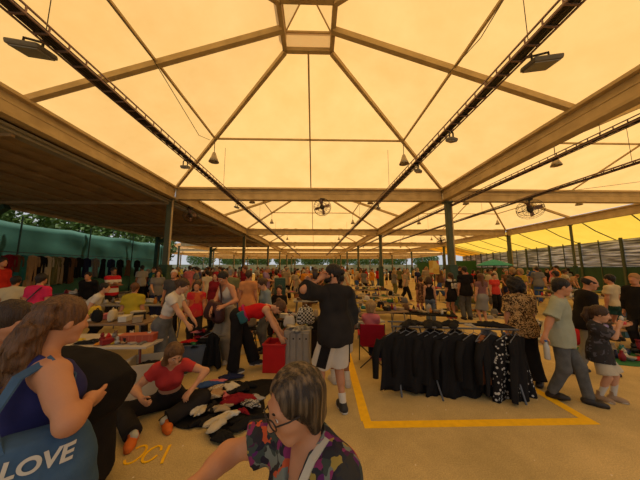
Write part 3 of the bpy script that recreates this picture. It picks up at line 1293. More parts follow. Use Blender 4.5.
# --- green tarp wall on the left and trees beyond
TARP = mat('green_tarp', (0.062, 0.20, 0.14), 0.7, col2=(0.045, 0.15, 0.105), scale=1.6, bump=0.2, bscale=3)
bm = bmesh.new()
X = -14.6
ny, nz = 160, 14
g = []
for j in range(nz + 1):
    row = []
    for i in range(ny + 1):
        y = 1.0 + 23.0 * i / ny
        ph = (y % 3.6) / 3.6
        top = 4.02 - 0.12 * math.sin(math.pi * ph) + 0.05 * mnoise.noise(Vector((y * 0.7, 0, 0)))
        z = top * j / nz
        x = X + 0.09 * mnoise.noise(Vector((y * 0.9, z * 0.8, 3))) + 0.05 * math.sin(y * 2.1) * (j / nz) + 0.02 * math.sin(z * 5.1 + y)
        row.append(bm.verts.new((x, y, z)))
    g.append(row)
for j in range(nz):
    for i in range(ny):
        bm.faces.new((g[j][i], g[j][i + 1], g[j + 1][i + 1], g[j + 1][i]))
wl = obj('wall_left', bm, TARP, smooth=True)
sm = wl.modifiers.new('thick', 'SOLIDIFY')
sm.thickness = 0.02
tag(wl, 'wrinkled teal green tarp hung as the left wall', 'wall', kind='structure')
for k, y in enumerate((4.6, 8.2, 11.8, 15.4, 19.0, 22.6)):
    bm = bmesh.new()
    tube(bm, [(-14.45, y, 0), (-14.45, y, 4.3)], 0.035, 8)
    tag(obj('wall_post', bm, GREENP), 'thin post holding the teal tarp wall', 'post', 'tarp wall posts', 'structure')

LEAF = mat('leaves', (0.13, 0.21, 0.035), 0.6, col2=(0.035, 0.075, 0.015), scale=4, spec=0.2)
BARK = mat('bark', (0.10, 0.07, 0.045), 0.9)


def tree(x, y, hgt, r, seed, label):
    rg = random.Random(seed)
    root = empty('tree', (x, y, 0))
    tag(root, label, 'tree', 'trees outside the market')
    bm = bmesh.new()
    tube(bm, [(0, 0, 0), (0.1, 0.05, hgt * 0.4), (0, 0.1, hgt * 0.75)], [0.2, 0.14, 0.06], 8)
    for _ in range(4):
        a = rg.uniform(0, 6.28)
        tube(bm, [(0.05, 0.05, hgt * 0.4), (math.cos(a) * r * 0.6, math.sin(a) * r * 0.6, hgt * 0.7)], [0.09, 0.03], 6)
    obj('trunk', bm, BARK, root)
    bm = bmesh.new()
    for _ in range(2600):
        while True:
            p = Vector((rg.uniform(-1, 1), rg.uniform(-1, 1), rg.uniform(-1, 1)))
            if 0.35 < p.length < 1:
                break
        p = Vector((p.x * r, p.y * r, hgt * 0.66 + p.z * hgt * 0.36))
        s = rg.uniform(0.10, 0.24) * (1.6 if y > 60 else 1)
        a = Vector((rg.uniform(-1, 1), rg.uniform(-1, 1), rg.uniform(-1, 1))).normalized()
        b = a.orthogonal().normalized()
        c = a.cross(b)
        v = [bm.verts.new(p + b * s * i + c * s * 0.6 * j) for i, j in ((-1, 0), (0, -1), (1, 0), (0, 1))]
        bm.faces.new(v)
    obj('foliage', bm, LEAF, root)


for n, (x, y, hh, r) in enumerate([(-17.5, 7.5, 6.0, 2.1), (-17.7, 12.1, 6.5, 2.2), (-17.6, 16.7, 5.8, 2.1), (-17.9, 21.4, 6.5, 2.3), (-18, 26.4, 6.2, 2.4)]):
    tree(x, y, hh, r, n, 'leafy green tree showing over the teal tarp wall, %s from the left' % ORD[n])
for n, (x, y, hh, r) in enumerate([(-44, 93, 8, 5.2), (-33, 96, 8, 5.2), (-22, 93, 8, 5.2), (-11, 96, 8, 5.2), (0, 93, 8, 5.2), (11, 96, 8, 5.2), (22, 93, 8, 5.2), (33, 96, 8, 5.2), (44, 93, 8, 5.2), (-38, 113, 9, 5.6), (-26, 114, 9, 5.6), (-14, 113, 9, 5.6), (-2, 114, 9, 5.6), (10, 113, 9, 5.6), (22, 114, 9, 5.6), (34, 113, 9, 5.6)]):
    tree(x, y, hh, r, 20 + n, 'green tree beyond the far end of the market, %s %s from the left' % (('nearer row,', ORD[n]) if n < 9 else ('farther row,', ORD[n - 9])))

# --- right side: lean-to of yellow sheet, corrugated wall, green dado
STEELP = None


def corr_mat():
    m = bpy.data.materials.new('corrugated_sheet')
    m.use_nodes = True
    nt = m.node_tree
    b = nt.nodes['Principled BSDF']
    b.inputs['Roughness'].default_value = 0.42
    b.inputs['Metallic'].default_value = 0.25
    tc = nt.nodes.new('ShaderNodeTexCoord')
    mp = nt.nodes.new('ShaderNodeMapping')
    mp.inputs['Scale'].default_value = (0.5, 0.5, 7)
    nz = nt.nodes.new('ShaderNodeTexNoise')
    nz.inputs['Scale'].default_value = 1.4
    nz.inputs['Detail'].default_value = 5
    nt.links.new(tc.outputs['Object'], mp.inputs[0])
    nt.links.new(mp.outputs[0], nz.inputs['Vector'])
    r = nt.nodes.new('ShaderNodeValToRGB')
    r.color_ramp.elements[0].position = 0.40
    r.color_ramp.elements[1].position = 0.66
    r.color_ramp.elements[0].color = (0.20, 0.21, 0.24, 1)
    r.color_ramp.elements[1].color = (0.88, 0.90, 0.98, 1)
    nt.links.new(nz.outputs['Fac'], r.inputs[0])
    nt.links.new(r.outputs[0], b.inputs['Base Color'])
    tr = nt.nodes.new('ShaderNodeBsdfTranslucent')
    nt.links.new(r.outputs[0], tr.inputs[0])
    ms = nt.nodes.new('ShaderNodeMixShader')
    ms.inputs[0].default_value = 0.55
    nt.links.new(b.outputs[0], ms.inputs[1])
    nt.links.new(tr.outputs[0], ms.inputs[2])
    nt.links.new(ms.outputs[0], nt.nodes['Material Output'].inputs[0])
    return m


CORR = corr_mat()
WA, WB = Vector((18.9, 9.0, 0)), Vector((23.6, 37.0, 0))
wd = (WB - WA).normalized()
wn = Vector((-wd.y, wd.x, 0))
nseg = 10
Ls = (WB - WA).length / nseg
for k in range(nseg):
    p = WA + wd * Ls * k
    bm = bmesh.new()
    nz = 40
    for j in range(nz):
        z0, z1 = 1.85 + 1.75 * j / nz, 1.85 + 1.75 * (j + 1) / nz
        o0, o1 = 0.014 * math.sin(j * 1.57), 0.014 * math.sin((j + 1) * 1.57)
        q = [p + wn * o0 + wd * 0.06 + Vector((0, 0, z0)), p + wd * (Ls - 0.06) + wn * o0 + Vector((0, 0, z0)),
             p + wd * (Ls - 0.06) + wn * o1 + Vector((0, 0, z1)), p + wd * 0.06 + wn * o1 + Vector((0, 0, z1))]
        bm.faces.new([bm.verts.new(v) for v in q])
    bmesh.ops.remove_doubles(bm, verts=bm.verts, dist=1e-4)
    o = obj('wall_panel', bm, CORR)
    o.modifiers.new('thick', 'SOLIDIFY').thickness = 0.02
    tag(o, 'grey corrugated sheet panel in the right wall, %s from the near end' % ORD[k], 'wall panel', 'corrugated wall panels', 'structure')
    for q, w in ((p, 0.12), (p + wd * Ls * 0.5, 0.05)):
        bm = bmesh.new()
        box(bm, q + wn * 0.08 + Vector((0, 0, 1.85)), (w, w, 3.7), math.atan2(wd.y, wd.x))
        tag(obj('wall_post', bm, COLP), 'dark post dividing the corrugated sheets of the right wall', 'post', 'right wall posts', 'structure')
bm = bmesh.new()
mid = (WA + WB) / 2
box(bm, mid + Vector((0, 0, 0.92)), ((WB - WA).length, 0.12, 1.84), math.atan2(wd.y, wd.x))
tag(obj('wall_right', bm, mat('green_boarding', (0.022, 0.07, 0.04), 0.6, col2=(0.015, 0.045, 0.028), scale=2)),
    'dark green boarding along the foot of the right wall', 'wall', kind='structure')
bm = bmesh.new()
n = 14
rows = []
for j in range(n + 1):
    yA = 4.0 + 33.5 * j / n
    xw = WA.x + wd.x / wd.y * (yA - WA.y)
    rows.append([bm.verts.new((XR + BW + 0.12, yA, ZB + 0.35)), bm.verts.new(((XR + BW + xw) / 2, yA, 4.28)), bm.verts.new((xw + 0.25, yA, 3.62))])
for a, b in zip(rows, rows[1:]):
    for q in (0, 1):
        bm.faces.new((a[q], a[q + 1], b[q + 1], b[q]))
tag(obj('ceiling_lean_to', bm, YCANVAS, smooth=True), 'bright yellow sheeting of the lean-to roof on the right', 'roof', kind='structure')
for j in range(13):
    yA = 5.0 + 2.5 * j
    xw = WA.x + wd.x / wd.y * (yA - WA.y)
    bm = bmesh.new()
    tube(bm, [(XR + BW + 0.1, yA, ZB + 0.27), ((XR + BW + xw) / 2, yA, 4.2), (xw + 0.1, yA, 3.58)], 0.03, 6)
    tag(obj('roof_rafter', bm, COLP), 'thin curved rafter under the yellow lean-to roof', 'rafter', 'lean-to rafters', 'structure')
# green kiosk wall at the end of the right side, and the end wall with a bright opening
bm = bmesh.new()
box(bm, (19.3, 30.3, 1.35), (3.4, 0.2, 2.7))
box(bm, (16.0, 33.0, 1.3), (3.0, 0.2, 2.6))
tag(obj('wall_back', bm, mat('kiosk_green', (0.03, 0.10, 0.045), 0.6, scale=1.2)), 'green boarded kiosk wall beyond the crowd on the right', 'wall', kind='structure')
bm = bmesh.new()
for k in range(8):
    box(bm, (-45 + 12.5 * k, 86, 1.5), (12.3, 0.2, 3.0))
tag(obj('wall_far', bm, mat('far_wall_green', (0.16, 0.19, 0.10), 0.7, col2=(0.34, 0.30, 0.17), scale=0.5, contrast=0.3)), 'low pale green wall at the far end of the market', 'wall', kind='structure')

# --- lamps, fans, cable trays
DARK = mat('dark_steel', (0.05, 0.042, 0.035), 0.45, metal=0.4)
GALV = mat('galvanised', (0.30, 0.20, 0.18), 0.45, metal=0.5, scale=12)


def cable_tray(x, z, y0, y1, label, w=0.17):
    root = empty('cable_tray', (x, y0, z))
    tag(root, label, 'cable tray', 'cable trays')
    L = y1 - y0
    bm = bmesh.new()
    for sx in (-w / 2, w / 2):
        for dz in (0, 0.09):
            box(bm, (sx, L / 2, dz), (0.018, L, 0.018))
    k = int(L / 0.22)
    for i in range(k):
        y = i * 0.22 + 0.1
        box(bm, (0, y, 0), (w, 0.02, 0.015))
        for sx in (-w / 2, w / 2):
            box(bm, (sx, y, 0.045), (0.012, 0.015, 0.09))
    obj('ladder', bm, GALV, root)
    for i, cx in enumerate((-0.06, -0.03, 0.0, 0.03, 0.06)):
        bm = bmesh.new()
        tube(bm, [(cx + 0.008 * math.sin(j * 1.1 + i), j * L / 60, 0.025 + 0.006 * math.sin(j * 0.9 + i)) for j in range(61)], 0.017, 5)
        obj('cable', bm, DARK, root)
    y = 0.0
    while y < L - 3:
        bm = bmesh.new()
        tube(bm, [(0, y + 3, 0.08), (0, y + 3, 0.08 + 0.25 + (1.2 if int(y) % 2 else 0.7))], 0.006, 4)
        obj('hanger_wire', bm, DARK, root)
        y += 5.37
    return root


cable_tray(-3.12, 4.40, -0.5, 52, 'long cable tray under the canvas on the left')
cable_tray(2.60, 4.40, -0.5, 52, 'long cable tray under the canvas right of the roof lantern')
cable_tray(6.0, 4.46, 1.5, 40, 'cable tray slung just below the right gutter beam', 0.14)
cable_tray(8.05, 4.34, 2.5, 36, 'cable tray farthest to the right, carrying a fan', 0.06)


def bell_lamp():
    r = empty('bell_lamp')
    bm = bmesh.new()
    lathe(bm, [(0.03, 0.17), (0.05, 0.165), (0.06, 0.12), (0.075, 0.09), (0.09, 0.02), (0.165, -0.16), (0.155, -0.16), (0.08, 0.01), (0.0, 0.05)], n=20)
    obj('lamp_shade', bm, mat('lamp_alu', (0.42, 0.36, 0.27), 0.35, metal=0.5), r, True)
    bm = bmesh.new()
    tube(bm, [(0, 0, 0.16), (0, 0, 0.62)], 0.012, 6)
    obj('stem', bm, DARK, r)
    bm = bmesh.new()
    lathe(bm, [(0.0, -0.14), (0.035, -0.13), (0.05, -0.09), (0.03, -0.02), (0.02, 0.02)], n=12)
    obj('bulb', bm, mat('bulb_glass', (0.5, 0.45, 0.36), 0.2), r, True)
    return r


lamp0 = bell_lamp()
lamps = []
for (i, k) in BAYS:
    if i not in (0, 1) or k < 0 or k > 4:
        continue
    x0, y0 = (XL + XR) / 2 + i * BW, BD - BP / 2 + k * BP
    for sx in (-1, 1):
        for sy in ((1,) if k == 0 else (1, -1)):
            lamps.append((x0 + sx * 3.2, y0 + sy * 2.93, i, k, sx, sy))
for n, (x, y, i, k, sx, sy) in enumerate(lamps):
    o = lamp0 if n == 0 else copy_tree(lamp0)
    o.location = (x, y, 5.42 if k == 0 else 5.40)
    if k == 0 and i == 0:
        lb = 'bell shaped hanging lamp under the %s hip of the bay overhead' % ('left' if sx < 0 else 'right')
    else:
        lb = 'small bell lamp hanging under roof bay %s, %s side, %s half' % (
            ('%s of the %s row' % (ORD[k], 'middle' if i == 0 else 'right')), 'left' if sx < 0 else 'right', 'far' if sy > 0 else 'near')
    tag(o, lb, 'lamp', 'bell lamps')


def flood_lamp(x, y, z, rz, size, label):
    r = empty('flood_lamp', (x, y, z), rz)
    tag(r, label, 'lamp', 'flood lamps')
    bm = bmesh.new()
    box(bm, (0, 0, -0.20), (size, size * 0.9, 0.06), R=Matrix.Rotation(0.28, 3, 'X'), bev=0.02)
    obj('housing', bm, mat('flood_grey', (0.16, 0.14, 0.11), 0.5), r)
    bm = bmesh.new()
    box(bm, (0, 0.01, -0.234), (size * 0.86, size * 0.76, 0.012), R=Matrix.Rotation(0.28, 3, 'X'))
    obj('lens', bm, mat('flood_glass', (0.30, 0.27, 0.22), 0.25), r)
    bm = bmesh.new()
    for sx in (-1, 1):
        tube(bm, [(sx * size * 0.3, 0, -0.19), (sx * size * 0.3, 0, -0.06), (0.0 if size < 0.3 else (0.2 if x < 0 else -0.2), 0, -0.10 if size >= 0.3 else -0.02)], 0.015, 6)
    obj('bracket', bm, DARK, r)


flood_lamp(-3.40, 2.62, 4.56, 0.2, 0.32, 'square flood lamp under the left cable tray, top left')
flood_lamp(2.90, 2.66, 4.56, -0.2, 0.32, 'square flood lamp under the cable tray right of the lantern')
for n, (x, y, lb) in enumerate([(-3.12, 5.5, 'small dark flood lamp on the left cable tray'), (2.6, 4.15, 'small dark flood lamp on the right cable tray, nearer one'),
                                (2.6, 5.6, 'small dark flood lamp on the right cable tray, farther one'), (-3.12, 9.3, 'small flood lamp at the gutter on the left cable tray'),
                                (2.6, 9.3, 'small flood lamp at the gutter on the right cable tray')]):
    flood_lamp(x, y, 4.375, 0.4 * n, 0.17, lb)


def fan(x, y, z, tilt, rz, r, label, top=0.5):
    root = empty('hanging_fan', (x, y, z), rz)
    tag(root, label, 'fan', 'hanging fans')
    R = Matrix.Rotation(tilt, 3, 'X')
    bm = bmesh.new()
    for sy, rr in ((-0.09, r), (0.0, r * 1.03), (0.09, r), (-0.11, r * 0.55), (0.11, r * 0.55)):
        tube(bm, [R @ Vector((rr * math.cos(t), sy, rr * math.sin(t))) for t in [k * math.pi / 14 for k in range(28)]], 0.007, 5, closed=True)
    for k in range(20):
        t = k * math.pi / 10
        for sg in (-1, 1):
            tube(bm, [R @ Vector((0.07 * math.cos(t), sg * 0.12, 0.07 * math.sin(t))), R @ Vector((r * 0.6 * math.cos(t), sg * 0.115, r * 0.6 * math.sin(t))),
                      R @ Vector((r * math.cos(t), sg * 0.085, r * math.sin(t)))], 0.004, 4)
    obj('cage', bm, DARK, root)
    for k in range(4):
        bm = bmesh.new()
        t = k * math.pi / 2 + 0.3
        c, s = math.cos(t), math.sin(t)
        v = []
        for rr, w, tw in ((0.05, 0.05, 0.03), (r * 0.5, 0.11, 0.045), (r * 0.9, 0.13, 0.03)):
            for sg in (-1, 1):
                v.append(bm.verts.new(R @ Vector((rr * c - sg * w * s * 0.5, sg * tw, rr * s + sg * w * c * 0.5))))
        bm.faces.new((v[0], v[1], v[3], v[2]))
        bm.faces.new((v[2], v[3], v[5], v[4]))
        o = obj('blade', bm, GALV, root)
        o.modifiers.new('thick', 'SOLIDIFY').thickness = 0.006
    bm = bmesh.new()
    lathe(bm, [(0.0, -0.16), (0.09, -0.15), (0.10, 0.02), (0.06, 0.14), (0, 0.15)], n=16, M=(R @ Matrix.Rotation(math.pi / 2, 3, 'X')).to_4x4())
    obj('motor', bm, DARK, root, True)
    bm = bmesh.new()
    tube(bm, [(0, 0, 0.1), (0, 0, top)], 0.025, 8)
    box(bm, (0, 0, top - 0.03), (0.2, 0.12, 0.06))
    obj('hanger', bm, DARK, root)


fan(0.33, 9.75, 4.32, 0.35, 0.15, 0.36, 'dark caged fan hanging from the middle of the gutter beam', 0.38)
fan(8.05, 8.4, 3.93, 0.9, -0.6, 0.40, 'caged fan hanging from the cable tray on the right', 0.41)
fan(-5.95, 11.2, 4.25, 0.4, 0.9, 0.30, 'caged fan at the left gutter beside the dark canopy', 0.42)
fan(11.4, 20.74, 4.2, 0.5, -0.3, 0.36, 'distant caged fan among the right hand bays', 0.47)
# loose wires swinging between the rafters
for n, (pts, lb) in enumerate([(((-3.4, 2.0, 6.1), (-3.0, 4.0, 5.6), (-3.2, 6.2, 5.4), (-3.5, 7.5, 6.0)), 'thin loose wire sagging under the canvas on the left'),
                               (((3.0, 2.6, 6.1), (2.9, 3.6, 5.75), (2.9, 4.6, 5.95)), 'thin loose wire sagging under the canvas on the right'),
                               (((7.0, 9.7, 5.0), (9.5, 9.0, 4.75), (12.0, 8.0, 4.9)), 'thin wire strung across the right hand bay')]):
    bm = bmesh.new()
    P = []
    for a, b in zip(pts, pts[1:]):
        for j in range(6):
            P.append(Vector(a).lerp(Vector(b), j / 6))
    P.append(Vector(pts[-1]))
    tube(bm, P, 0.008, 5)
    tag(obj('loose_wire', bm, DARK), lb, 'wire', 'loose wires')

# ------------------------------------------------------------------ the people near the camera
BLK = cloth_mat('black_cotton', (0.016, 0.014, 0.014), (0.010, 0.009, 0.009))
BLK2 = cloth_mat('black_wool', (0.028, 0.024, 0.022), (0.016, 0.014, 0.013))
WHITE = cloth_mat('white_cotton', (0.62, 0.57, 0.48))
REDC = cloth_mat('red_cotton', (0.52, 0.012, 0.014), (0.40, 0.008, 0.01))
CORAL = cloth_mat('coral_ribbed', (0.50, 0.05, 0.045), (0.40, 0.035, 0.035))
NAVY = cloth_mat('navy_cotton', (0.035, 0.035, 0.13), (0.022, 0.022, 0.085))
DENIM = cloth_mat('denim_blue', (0.06, 0.10, 0.20), (0.035, 0.06, 0.13), scale=30)
GREYJ = cloth_mat('grey_denim', (0.13, 0.13, 0.125), (0.075, 0.077, 0.075), scale=12)
BEIGE = cloth_mat('beige_cotton', (0.36, 0.29, 0.19), (0.28, 0.22, 0.14))
SAGE = cloth_mat('sage_shirt', (0.36, 0.37, 0.27), (0.29, 0.30, 0.21))
SNEAK = mat('sneaker_black', (0.03, 0.028, 0.027), 0.6)
SOLE = mat('sole_white', (0.55, 0.50, 0.42), 0.6)
LEATH = mat('black_leather', (0.03, 0.024, 0.02), 0.4)
TANL = mat('tan_leather', (0.36, 0.24, 0.14), 0.6)
PRINT = multi_mat('floral_print', [(0.10, 0.02, 0.10), (0.03, 0.03, 0.035), (0.45, 0.08, 0.03), (0.04, 0.035, 0.03), (0.20, 0.03, 0.10), (0.30, 0.21, 0.05), (0.03, 0.025, 0.03), (0.05, 0.06, 0.05), (0.16, 0.17, 0.14), (0.025, 0.02, 0.03), (0.07, 0.02, 0.05)], 30)
LEOP = multi_mat('leopard_print', [(0.42, 0.25, 0.10), (0.03, 0.018, 0.012), (0.45, 0.30, 0.14), (0.06, 0.03, 0.015)], 52)
HC = {}

# 1. the woman with glasses close in front
S = dict(H=1.60, fem=True, girth=1.12, rz=136, lean=4, bend=8, head=(16, -14), twist=0, hs=0.98, head_px=(294, 403, 0.86), res=0.0062, skin='tan',
         handR=tuple(at(186, 492, 0.80)) + (1,), elbowR=(0.9, -0.2, -0.3), handL=(-0.30, 0.25, 0.80), elbowL=(-0.6, -0.6, 0), palmR=(0, 0, -1),
         hair='bob', hair_mat=mat('hair_streaked', (0.24, 0.155, 0.085), 0.4, col2=(0.022, 0.013, 0.008), scale=34, bump=0.7, bscale=60, contrast=0.34, centre=0.58, stretch=(1.5, 1.5, 0.08)),
         top=dict(mat=PRINT, sleeve=0.62, hem=-0.12, t=0.018, vneck=0.16, loose=0.03, name='blouse'),
         bottom=dict(mat=BLK, name='trousers'), shoes=dict(mat=SNEAK))
p, K, M = person(S, 'woman in glasses with short dark hair and a floral blouse, nearest the camera')


def glasses(K, parent):
    R, c, h = K['Rh'], K['HC'], K['hs']
    q = lambda *a: c + R @ V3(*a) * h
    root = empty('glasses')
    bm = bmesh.new()
    for sd in (1, -1):
        tube(bm, [q(sd * (0.033 + 0.024 * math.cos(t)), 0.107 - 0.004 * math.cos(t), -0.002 + 0.019 * math.sin(t)) for t in [k * math.pi / 9 for k in range(18)]],
             0.0024, 6, closed=True)
        tube(bm, [q(sd * 0.057, 0.103, 0.004), q(sd * 0.080, 0.06, 0.006), q(sd * 0.084, -0.012, 0.0), q(sd * 0.083, -0.03, -0.02)], 0.0026, 6)
    tube(bm, [q(-0.010, 0.109, 0.004), q(0, 0.113, 0.008), q(0.010, 0.109, 0.004)], 0.0022, 6)
    f = obj('frame', bm, mat('glasses_frame', (0.03, 0.02, 0.015), 0.3), root, True)
    root.matrix_world = Matrix(M)
    return root


g = glasses(K, p)
tag(g, 'thin dark framed glasses worn by the woman in the floral blouse', 'glasses')


def strap_band(name, pts, w, t, m, M, label=None, cat=None, parent=None):
    """flat band lying along points in a person's frame; each point carries its outward normal"""
    bm = bmesh.new()
    prev = None
    n = len(pts)
    for i, (p, nn) in enumerate(pts):
        p, nn = Vector(p), Vector(nn).normalized()
        d = Vector(pts[min(i + 1, n - 1)][0]) - Vector(pts[max(i - 1, 0)][0])
        a = d.cross(nn).normalized() * w / 2
        o = nn * t
        ring = [bm.verts.new(p - a), bm.verts.new(p + a), bm.verts.new(p + a + o), bm.verts.new(p - a + o)]
        if prev:
            for j in range(4):
                bm.faces.new((prev[j], prev[(j + 1) % 4], ring[(j + 1) % 4], ring[j]))
        else:
            bm.faces.new(ring[::-1])
        prev = ring
    bm.faces.new(prev)
    o = obj(name, bm, m, parent)
    if M is not None and parent is None:
        o.matrix_world = M
    if label:
        tag(o, label, cat)
    return o


def fr(K, *a):
    """point in the chest frame, measured from the neck base"""
    return K['N'] + K['Rc'] @ V3(*a) * K['s']


def nr(K, *a):
    return K['Rc'] @ unit(V3(*a))


def collar(K, parent, m, w=0.05, open_=0.55, r=0.078):
    pts = []
    for i in range(15):
        t = -math.pi + open_ + (2 * math.pi - 2 * open_) * i / 14
        x, y = math.sin(t), -math.cos(t) * -1
        y = -math.cos(t + math.pi) * -1
        f = (1 - math.cos(t)) / 2
        pts.append((fr(K, r * math.sin(t), -0.008 - r * 0.85 * math.cos(t), 0.022 - 0.055 * f * f), nr(K, math.sin(t), -math.cos(t), 0.55)))
    strap_band('collar', pts, w, 0.008, m, None, parent=parent)


collar(K, p, PRINT, 0.055, 0.8, 0.088)

STR = mat('cream_strap', (0.55, 0.49, 0.38), 0.8)
strap_band('bag_strap', [(fr(K, -0.115, -0.115, -0.16), nr(K, 0, -1, 0.1)), (fr(K, -0.105, -0.085, -0.03), nr(K, 0, -0.6, 1)), (fr(K, -0.095, -0.02, 0.032), nr(K, 0, 0, 1)),
                         (fr(K, -0.09, 0.065, 0.012), nr(K, 0, 0.7, 1)), (fr(K, -0.07, 0.125, -0.06), nr(K, 0, 1, 0.4)), (fr(K, -0.03, 0.165, -0.16), nr(K, 0, 1, 0.1)),
                         (fr(K, 0.05, 0.175, -0.28), nr(K, 0, 1, 0))], 0.026, 0.006, STR, M,
           'cream cross body strap over the floral blouse', 'strap')

# 2. woman with the tote bag on the left
S = dict(H=1.63, fem=True, girth=1.22, rz=-18, lean=4, bend=8, head=(10, -4), twist=-6, head_px=(63, 321, 1.28), res=0.0072, skin='tan',
         handR=tuple(at(92, 397, 1.27)) + (1,), elbowR=tuple(at(62, 410, 1.08)) + (1,), palmR=(-1, 0, 0.2), hdirR=(0.1, 0.2, -0.7), curlR=0.8,
         handL=(-0.28, 0.12, 0.80), hair='short', hc='brown', hair_mat=hair_mat('chestnut', (0.17, 0.075, 0.028), (0.05, 0.02, 0.009)),
         top=dict(mat=NAVY, sleeve=0, hem=-0.16, t=0.024, tank=True, name='sleeveless_top', noise=0.012),
         bottom=dict(mat=BLK2, name='trousers', flare=0.05), shoes=dict(mat=LEATH))
p, K2, M2 = person(S, 'woman with a chestnut ponytail and bare arms in a navy top, carrying the LOVE tote')
# loose hair spreading over her back
q = lambda *a: K2['HC'] + K2['Rh'] @ V3(*a)
hp = []
rg = random.Random(3)
for j in range(30):
    a = q(rg.uniform(-0.05, 0.06), -0.085, rg.uniform(-0.02, 0.07))
    b = q(rg.uniform(-0.07, 0.07), -0.11 + rg.uniform(-0.03, 0.02), rg.uniform(-0.13, -0.02))
    c = q(rg.uniform(-0.09, 0.07), -0.12 + rg.uniform(-0.04, 0.03), rg.uniform(-0.32, -0.16))
    hp += [rc(a, b, 0.026, 0.026, 0.02), rc(b, c, 0.026, 0.006, 0.016)]
link_mesh('ponytail', sdf_mesh('ponytail', hp, 0.006, (), 0.012, 4, 45), MATS['hair_chestnut'], p)


def pouch(c, R, size, m, noise=0.012, seed=1, flat=0.35, h=0.009):
    """soft bag: a slumped cushion with a gathered rim"""
    c = np.array(c)
    w, d, hh = size
    P = []
    for sx in (-1, 1):
        P.append(rc(c + R @ V3(sx * w * 0.30, 0, -hh * 0.36), c + R @ V3(sx * w * 0.24, 0, hh * 0.34), d * 0.5, d * flat, 0.10))
    P.append(rc(c + R @ V3(-w * 0.36, 0, -hh * 0.38), c + R @ V3(w * 0.36, 0, -hh * 0.38), d * 0.5, d * 0.5, 0.10))
    P.append(rc(c + R @ V3(-w * 0.27, 0, hh * 0.05), c + R @ V3(w * 0.27, 0, hh * 0.05), d * 0.5, d * 0.5, 0.12))
    P.append(rc(c + R @ V3(-w * 0.22, 0, hh * 0.38), c + R @ V3(w * 0.22, 0, hh * 0.38), d * flat * 0.8, d * flat * 0.8, 0.08, ((c + R @ V3(0, 0, hh * 0.44), R @ V3(0, 0, 1)),)))
    return sdf_mesh('bag_body', P, h, (), noise, seed, 13)


def text_mesh(name, body, size, m, M, parent=None, ext=0.002, bold=0.0, shear=0.0):
    cu = bpy.data.curves.new(name, 'FONT')
    cu.body = body
    cu.size = size
    cu.extrude = ext
    cu.offset = bold
    cu.shear = shear
    cu.align_x = 'CENTER'
    cu.align_y = 'CENTER'
    o = bpy.data.objects.new(name, cu)
    COL.objects.link(o)
    cu.materials.append(m)
    if parent:
        o.parent = parent
        KIDS.setdefault(parent.name, []).append(o)
    dg = bpy.context.evaluated_depsgraph_get()
    me = bpy.data.meshes.new_from_object(o.evaluated_get(dg))
    if parent:
        KIDS[parent.name].remove(o)
    bpy.data.objects.remove(o)
    bpy.data.curves.remove(cu)
    o = bpy.data.objects.new(name, me)
    COL.objects.link(o)
    if not me.materials:
        me.materials.append(m)
    if parent:
        o.parent = parent
        KIDS[parent.name].append(o)
    o.matrix_local = M
    return o


bc = at(33, 477, 1.08)
tote = empty('tote_bag', bc)
tag(tote, 'blue denim tote bag lettered LOVE in pale capitals, lower left corner', 'bag')
ang = math.radians(44)
RB = RZ(ang) @ RX(math.radians(-8))
TOTE = cloth_mat('tote_denim', (0.065, 0.12, 0.20), (0.042, 0.08, 0.14), scale=10)
bb = link_mesh('bag_body', pouch((0, 0, 0), RB, (0.33, 0.15, 0.33), TOTE, 0.010, 5, 0.40), TOTE, tote)
Mt = Matrix(np.array(RB @ RX(0)).tolist()).to_4x4()
RT = Mt @ Matrix.Translation((0.012, -0.20, 0.112)) @ Matrix.Rotation(math.radians(3), 4, 'Y') @ Matrix.Rotation(math.pi / 2, 4, 'X')
lt = text_mesh('lettering', 'LOVE', 0.078, mat('silver_print', (0.62, 0.56, 0.46), 0.5), Matrix.Identity(4), tote, 0.0, 0.0025, 0.1)
bm = bmesh.new()
bm.from_mesh(lt.data)
bmesh.ops.triangulate(bm, faces=bm.faces)
bmesh.ops.subdivide_edges(bm, edges=bm.edges, cuts=3, use_grid_fill=True)
from mathutils.bvhtree import BVHTree
tb = BVHTree.FromPolygons([v.co[:] for v in bb.data.vertices], [p.vertices[:] for p in bb.data.polygons])
dirv = (Mt.to_3x3() @ Vector((0, 1, 0))).normalized()
for v in bm.verts:
    v.co = RT @ v.co
    hit = tb.ray_cast(v.co, dirv)
    if hit[0] is not None:
        v.co = hit[0] - dirv * 0.004
bm.to_mesh(lt.data)
bm.free()
iv = tote.matrix_basis.inverted() if False else Matrix.Translation(-bc)
tp = lambda v: iv @ (M2 @ Vector(v))
sh = K2['SR']
strap_band('shoulder_strap', [(tuple(Vector(RB @ V3(-0.10, -0.05, 0.16))), tuple(RB @ V3(0, -1, 0))),
                              (tuple(tp(fr(K2, 0.16, -0.15, -0.22))), tuple(M2.to_3x3() @ Vector(nr(K2, 0.2, -1, 0)))),
                              (tuple(tp(fr(K2, 0.150, -0.115, -0.06))), tuple(M2.to_3x3() @ Vector(nr(K2, 0.2, -1, 0.7)))),
                              (tuple(tp(fr(K2, 0.145, -0.02, 0.012))), tuple(M2.to_3x3() @ Vector(nr(K2, 0.2, 0, 1)))),
                              (tuple(tp(fr(K2, 0.150, 0.09, -0.07))), tuple(M2.to_3x3() @ Vector(nr(K2, 0.2, 1, 0.5)))),
                              (tuple(tp(fr(K2, 0.17, 0.10, -0.22))), tuple(M2.to_3x3() @ Vector(nr(K2, 0.3, 1, 0)))),
                              (tuple(Vector(RB @ V3(0.10, 0.05, 0.17))), tuple(RB @ V3(0, 1, 0)))], 0.055, 0.008, TOTE, None, parent=tote)

